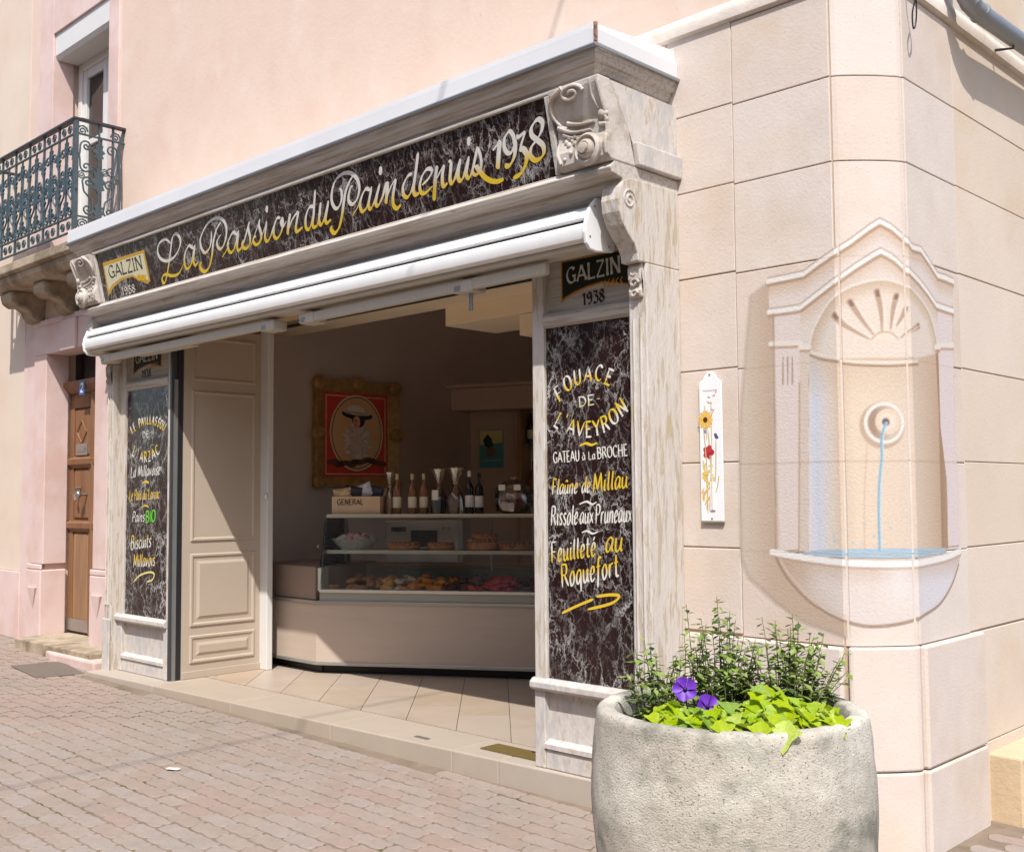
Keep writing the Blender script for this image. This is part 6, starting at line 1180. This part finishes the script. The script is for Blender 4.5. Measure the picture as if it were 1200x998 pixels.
for i in range(14): petal((1.015+.026*math.cos(i*.45),2.005+.03*math.sin(i*.45)), .020,.008, i*.45, OR2 if i%2 else YL)
petal((1.015,2.005),.014,.015,0,BR)
for i in range(5): petal((1.03+.016*math.cos(i*1.26),1.84+.018*math.sin(i*1.26)), .020,.016, i*1.26, RD if i%2 else A(190,44,60))
for c_ in ((1.01,1.97),(1.075,1.925),(1.015,1.945),(1.08,1.915)): petal(c_,.012,.009,rr.uniform(0,3),VI if c_[0] < 1.05 else A(96,96,140))
for i in range(16): petal((1.01+rr.uniform(-.018,.05),1.73+rr.uniform(-.07,.05)), .014,.007, rr.uniform(0,3), rr.choice((YL,OR2,A(236,220,130),A(224,214,150))))
for i in range(12): petal((1.0+rr.uniform(-.01,.03),1.60+rr.uniform(-.05,.05)), .018,.004, 1.3+rr.uniform(-.3,.3), rr.choice((YL,OR2,GR)))
for i in range(6): petal((1.06+rr.uniform(-.03,.03),2.09+rr.uniform(-.05,.06)), .010,.004, rr.uniform(0,3), A(226,178,160))
k.col = None; ribbon(k, [(1.0,2.155),(1.04,2.153),(1.09,2.155)], .008, tp_, lambda a,b: A(214,210,210), lift=.0003); k.build('flower_print', PRINT, brd, fix=False)
k = MB(); k.box(1.038,1.068,WY-.022,WY-.0165,1.545,1.69); k.build('scale', AWN, th, bevel=.002)
k = MB(); k.tube([(1.053,WY-.024,1.55),(1.053,WY-.024,1.72)], .003, 6); k.build('tube', plain('glass_tube',(.7,.55,.5),.1), th)
k = MB(); k.box(TX0,TX1,WY-.017,WY-.003,1.484,1.4895); k.build('lower_edge', plain('bare_edge',(.25,.22,.16)), th)
for z_ in (2.235,1.505): k = MB(); k.tube([(1.045,WY-.0162,z_),(1.045,WY-.019,z_)], .005, 8); k.build('screw', STEEL, th)

# ------------------------------------------------------------------ planter and plants
PC = Vector((1.935,-.975,0))-Vector((.717,.697,0))*.033; PZ = gz(PC.x)
pl_ = thing('concrete_planter', 'large round weathered concrete planter tub in front of the stone corner', 'planter', (PC.x,PC.y,PZ))
prof = [(.42,-.02),(.45,.02),(.485,.15),(.512,.32),(.523,.48),(.522,.62),(.512,.74),(.506,.80),(.502,.835),(.492,.852),(.468,.858),(.44,.855),(.428,.84),(.42,.80),(.415,.70)]
rw = random.Random(2); phs = [rw.uniform(0,6) for _ in range(8)]
def wobp(a, z): return .006*math.sin(3*a+phs[0]+z*4)+.004*math.sin(7*a+phs[1]-z*9)+.0025*math.sin(17*a+phs[2]+z*23)+.002*math.sin(29*a+phs[3]+z*41)
pr2 = cr(prof, 5)
k = MB(); k.lathe([(r_*.972,z_) for r_,z_ in pr2], (PC.x,PC.y,0), 110, wob=wobp); k.build('tub', CONC, pl_, smooth='all')
k = MB(); n = 26; SOILZ = .785
for j in range(8):
    for i in range(n):
        a = 2*math.pi*i/n; r_ = .412*j/7; k.v.append((PC.x+r_*math.cos(a),PC.y+r_*math.sin(a),SOILZ+rw.uniform(-.012,.015)))
for j in range(7): k.f += [(j*n+i, j*n+(i+1)%n, (j+1)*n+(i+1)%n, (j+1)*n+i) for i in range(n)]
k.build('soil', SOIL, pl_, smooth='all')
VR = right.copy(); VR.z = 0; VR.normalize(); VF = Vector((-VR.y,VR.x,0))     # tub axes: across the tub front, towards the wall
LG = [mat('herb_leaf_%d'%i, c_, .55, .25, 30, rnd=0, spec=.3) for i,c_ in enumerate(((.19,.28,.06),(.29,.38,.10),(.09,.14,.05)))]
STM = mat('herb_stem', (.16,.15,.06), .7, .2, 20)
def herb(label, u, v, n, hmin, hmax, spread, mix, seed):
    rg = random.Random(seed); base = PC+VR*u+VF*v; base.z = SOILZ
    t = thing('leafy_herb', label, 'plant', base, 'leafy herbs in the planter'); st = MB(); lf = [MB(),MB(),MB()]
    for i in range(n):
        a = rg.uniform(0,6.28); r_ = spread*math.sqrt(rg.random()); h = rg.uniform(hmin,hmax)*(1-.45*(r_/spread)**2)
        p0 = base+VR*(r_*math.cos(a)*.8)+VF*(r_*math.sin(a)*.6)+Vector((0,0,-.02)); lean = VR*(r_*math.cos(a)*.7+rg.uniform(-.03,.03))+VF*rg.uniform(-.05,.04)
        P_ = [p0+lean*(t_**1.6)+Vector((rg.uniform(-.004,.004),rg.uniform(-.004,.004),h*t_)) for t_ in (0,.25,.5,.75,1)]
        st.tube(P_, .0028, 5, r1=.0012)
        nl = int(h/.0155)
        for q in range(nl):
            t_ = .12+.88*(q+rg.random()*.6)/nl; t_ = min(t_,1); f_ = t_*4; i0 = min(int(f_),3); p_ = P_[i0].lerp(P_[i0+1], f_-i0)
            aa = q*2.0+rg.uniform(-.5,.5); L_ = rg.uniform(.034,.060)*(1.1-.4*t_); wd = L_*rg.uniform(.26,.36)
            d_ = (VR*math.cos(aa)+VF*math.sin(aa)+Vector((0,0,rg.uniform(-.7,.6)))).normalized(); sd_ = d_.cross(Vector((0,0,1))).normalized(); up2 = sd_.cross(d_)
            tip = p_+d_*L_+Vector((0,0,-.008*rg.random())); mid = p_+d_*L_*.5-up2*.003
            m_ = lf[rg.choices((0,1,2),mix)[0]]
            m_.add([p_, mid+sd_*wd+up2*.004, tip, mid-sd_*wd+up2*.004, mid], [(0,1,4),(1,2,4),(2,3,4),(3,0,4)])
    st.build('stems', STM, t, fix=False, kind='stuff')
    for i,m_ in enumerate(lf):
        if m_.v: m_.build('foliage', LG[i], t, fix=False, kind='stuff')
herb('slender green herb at the rim beside the purple flowers', -.245,.08,24,.22,.39,.095,(5,5,2),11)
herb('tall green herb rising above the yellow-green vine', .0,.14,30,.28,.49,.105,(5,4,3),12)
herb('dense bushy green herb beside the painted basin', .235,.08,58,.24,.46,.14,(5,5,2),13)
herb('low dark-leaved herb between the tall and the bushy one', .09,.20,14,.14,.22,.10,(1,0,8),14)
herb('thin wispy seed stalk above the purple flowers', -.115,.12,6,.30,.50,.05,(5,3,1),15)
# sweet potato vine: each leaf its own part
def leafy(m_, c_, f=.35):            # thin leaves let some light through
    nt_ = m_.node_tree; b_ = nt_.nodes['Principled BSDF']; o_ = nt_.nodes['Material Output']; t_ = nt_.nodes.new('ShaderNodeBsdfTranslucent'); t_.inputs[0].default_value = (*c_,1)
    x_ = nt_.nodes.new('ShaderNodeMixShader'); x_.inputs[0].default_value = f; nt_.links.new(b_.outputs[0], x_.inputs[1]); nt_.links.new(t_.outputs[0], x_.inputs[2]); nt_.links.new(x_.outputs[0], o_.inputs[0]); return m_
for m_,c_ in zip(LG,((.19,.28,.06),(.29,.38,.10),(.09,.14,.05))): leafy(m_, c_)
VINE = [leafy(mat('lime_leaf_%d'%i, c_, .45, .3, 14, spec=.3, rnd=.16), c_) for i,c_ in enumerate(((.33,.46,.035),(.39,.49,.04),(.22,.35,.04)))]
vine = thing('sweet_potato_vine', 'yellow-green broad-leaved vine spilling over the front rim of the planter', 'plant', PC+VR*.06-VF*.28+Vector((0,0,SOILZ)))
lo_ = [(0,0),(.10,-.16),(.34,-.34),(.42,-.50),(.56,-.40),(.66,-.22),(1.0,0),(.66,.22),(.56,.40),(.42,.50),(.34,.34),(.10,.16)]
lp_s = []
for mi in range(3):
    k = MB(); rq = random.Random(40+mi); n = len(lo_)
    def lz(x, y): return .30*abs(y)-.22*x*x+.035*math.sin(9*x+mi*2)*abs(y)*2
    ring = [(x,y,lz(x,y)+rq.uniform(-.03,.03)) for x,y in cr(lo_,2,True)]; n = len(ring)
    inner = [(.36+(x-.36)*.5, y*.5, lz(.36+(x-.36)*.5,y*.5)+rq.uniform(-.008,.008)) for x,y,_ in ring]
    k.v = ring+inner+[(.36,0,lz(.36,0)-.02)]
    k.f = [(i,(i+1)%n,(i+1)%n+n,i+n) for i in range(n)]+[(i+n,(i+1)%n+n,2*n) for i in range(n)]
    o = k.build('leaf', VINE[mi], org=(0,0,0), fix=False, smooth='all'); ORG.pop(o,None); o.parent = vine; lp_s.append([o,False])
rg = random.Random(21)
for i in range(135):
    u = rg.uniform(-.30,.31); edge = rg.random(); v = -math.sqrt(max(.02,.395**2-u*u))+.20*edge*(1-abs(u)*1.6)
    hz = SOILZ+.062+.035*rg.random()+.03*edge
    if .0 < u < .16: hz += .05*edge
    L_ = rg.uniform(.062,.105); slot = lp_s[rg.choices((0,1,2),(5,5,1.6))[0]]
    o = slot[0] if not slot[1] else dup(slot[0]); slot[1] = True
    w_ = PC+VR*u+VF*v; o.location = Vector((w_.x,w_.y,hz))-ORG[vine]
    az = math.atan2(-VF.y,-VF.x)+rg.uniform(-1.3,1.3); o.rotation_euler = (rg.uniform(-.45,.45), rg.uniform(.0,.75), az); o.scale = (L_,L_,L_)
for u,v,hz,L_,pitch in ((.10,-.43,SOILZ+.105,.12,.7),(.09,-.15,SOILZ+.17,.12,.55),(.28,-.30,SOILZ+.095,.11,.35),(-.29,-.24,SOILZ+.10,.11,.35),(.02,-.42,SOILZ+.10,.09,.5),(-.12,-.40,SOILZ+.10,.09,.5)):
    o = dup(lp_s[1][0]); w_ = PC+VR*u+VF*v; o.location = Vector((w_.x,w_.y,hz))-ORG[vine]; o.rotation_euler = (0,pitch,math.atan2(-VF.y,-VF.x)+rg.uniform(-.5,.5)); o.scale = (L_,L_,L_)
k = MB()
for i in range(18):
    u = -.25+.03*i; a = PC+VR*u-VF*.22; b_ = PC+VR*(u+rg.uniform(-.05,.05))-VF*.38; k.tube([(a.x,a.y,SOILZ-.01),((a.x+b_.x)/2,(a.y+b_.y)/2,SOILZ+.05),(b_.x,b_.y,SOILZ+.05)], .003, 5)
k.build('stems', STM, vine, fix=False)
PETU = mat('purple_petal', (.11,.018,.34), .5, .25, 40); 
def petunia(label, u, v, z, seed):
    rg_ = random.Random(seed); c_ = PC+VR*u+VF*v; c_.z = z; t = thing('petunia', label, 'flower', Vector((c_.x,c_.y,SOILZ)))
    nrm = (-VF+Vector((0,0,.45))+VR*rg_.uniform(-.3,.3)).normalized(); ax = nrm.cross(Vector((0,0,1))).normalized(); ay = ax.cross(nrm)
    for i in range(5):
        a0 = i*1.2566+rg_.uniform(-.1,.1); k = MB(); k.v = [tuple(c_-nrm*.012)]
        for q,(rr_,da,h) in enumerate(((.020,-.66,.004),(.038,-.68,.008),(.046,-.25,.002),(.044,.15,.006),(.039,.64,.010),(.020,.66,.004))): k.v.append(tuple(c_+(ax*math.cos(a0+da)+ay*math.sin(a0+da))*rr_+nrm*(h+rg_.uniform(-.004,.004))))
        k.f = [(0,j,j+1) for j in range(1,6)]; k.build('petal', PETU, t, fix=False, smooth='all')
    k = MB(); k.ball(c_-nrm*.004,.008,.008,.008,8,5); k.build('throat', plain('dark_throat',(.02,.004,.06)), t, smooth=True)
    k = MB(); k.tube([c_-nrm*.010, c_-nrm*.03+Vector((0,0,-.03)), Vector((c_.x+.01,c_.y+.02,SOILZ-.01))], .003, 5); k.build('stem', STM, t, fix=False)
petunia('purple petunia facing up, the higher of the pair in the planter', -.185,-.13,SOILZ+.155,1)
petunia('purple petunia just above the lime-green vine leaves', -.115,-.19,SOILZ+.105,2)
# overhead cable whose shadow crosses the paving
k = MB(); hh = 9.0; xx = -2.07+SUN.x/SUN.z*hh; k.tube([(xx,-25+i*2.6,hh+.25*((i-5)/5)**2) for i in range(10)]+[(xx,WY,hh+.2)], .011, 6)
tag(k.build('overhead_cable', BLACKP, org=(xx,-4,hh)), 'thin black cable stretched over the street to the house front', 'cable')
for o in list(bpy.data.objects):
    if o.type == 'EMPTY' and o.parent is None and not o.children: print('EMPTY WITHOUT PARTS', o.name)
# ------------------------------------------------------------------ house across the street (behind the viewer, mirrored in the panes and polished marble)
opp = thing('opposite_house', 'cream house across the street with louvred shutters, mirrored in the polished marble', 'building', (0,-10,0))
OY = -10.0
k = MB(); k.box(-15,15,OY-.5,OY,-.3,7.2); k.build('wall', mat('grey_cream_render', (.36,.31,.26), .9, .08, 2), opp)
k = MB(); k.prism([(OY+.35,7.2),(OY+.35,7.3),(OY-4,9.2),(OY-4,9.1)], 'x', -15.2, 15.2); k.build('roof', mat('clay_roof', (.30,.13,.08), .9, .2, 8), opp)
shm = mat('grey_green_shutter', (.20,.22,.21), .6, .1)
for xw in (-12,-9,-6,-3,0,3,6,9,12):
    for z0 in (1.1,4.2):
        k = MB(); k.box(xw-.5,xw+.5,OY,OY+.02,z0,z0+1.7); wn = k.build('window', mat('dusk_glass_%d_%d'%(xw,z0), (.03,.035,.04), .1, 0), opp)
        for sx in (-1.02,.52):
            k = MB(); k.box(xw+sx,xw+sx+.5,OY+.0,OY+.03,z0-.05,z0+1.75); k.build('shutter', shm, wn)
            s_ = MB()
            for q in range(20): s_.obox((xw+sx+.25,OY+.045,z0+.05+q*.083), (1,0,0),(0,.8,.6),(0,-.6,.8),.20,.006,.03)
            s_.build('louvres', plain('louvre_pale',(.55,.55,.52)), wn, kind='stuff')
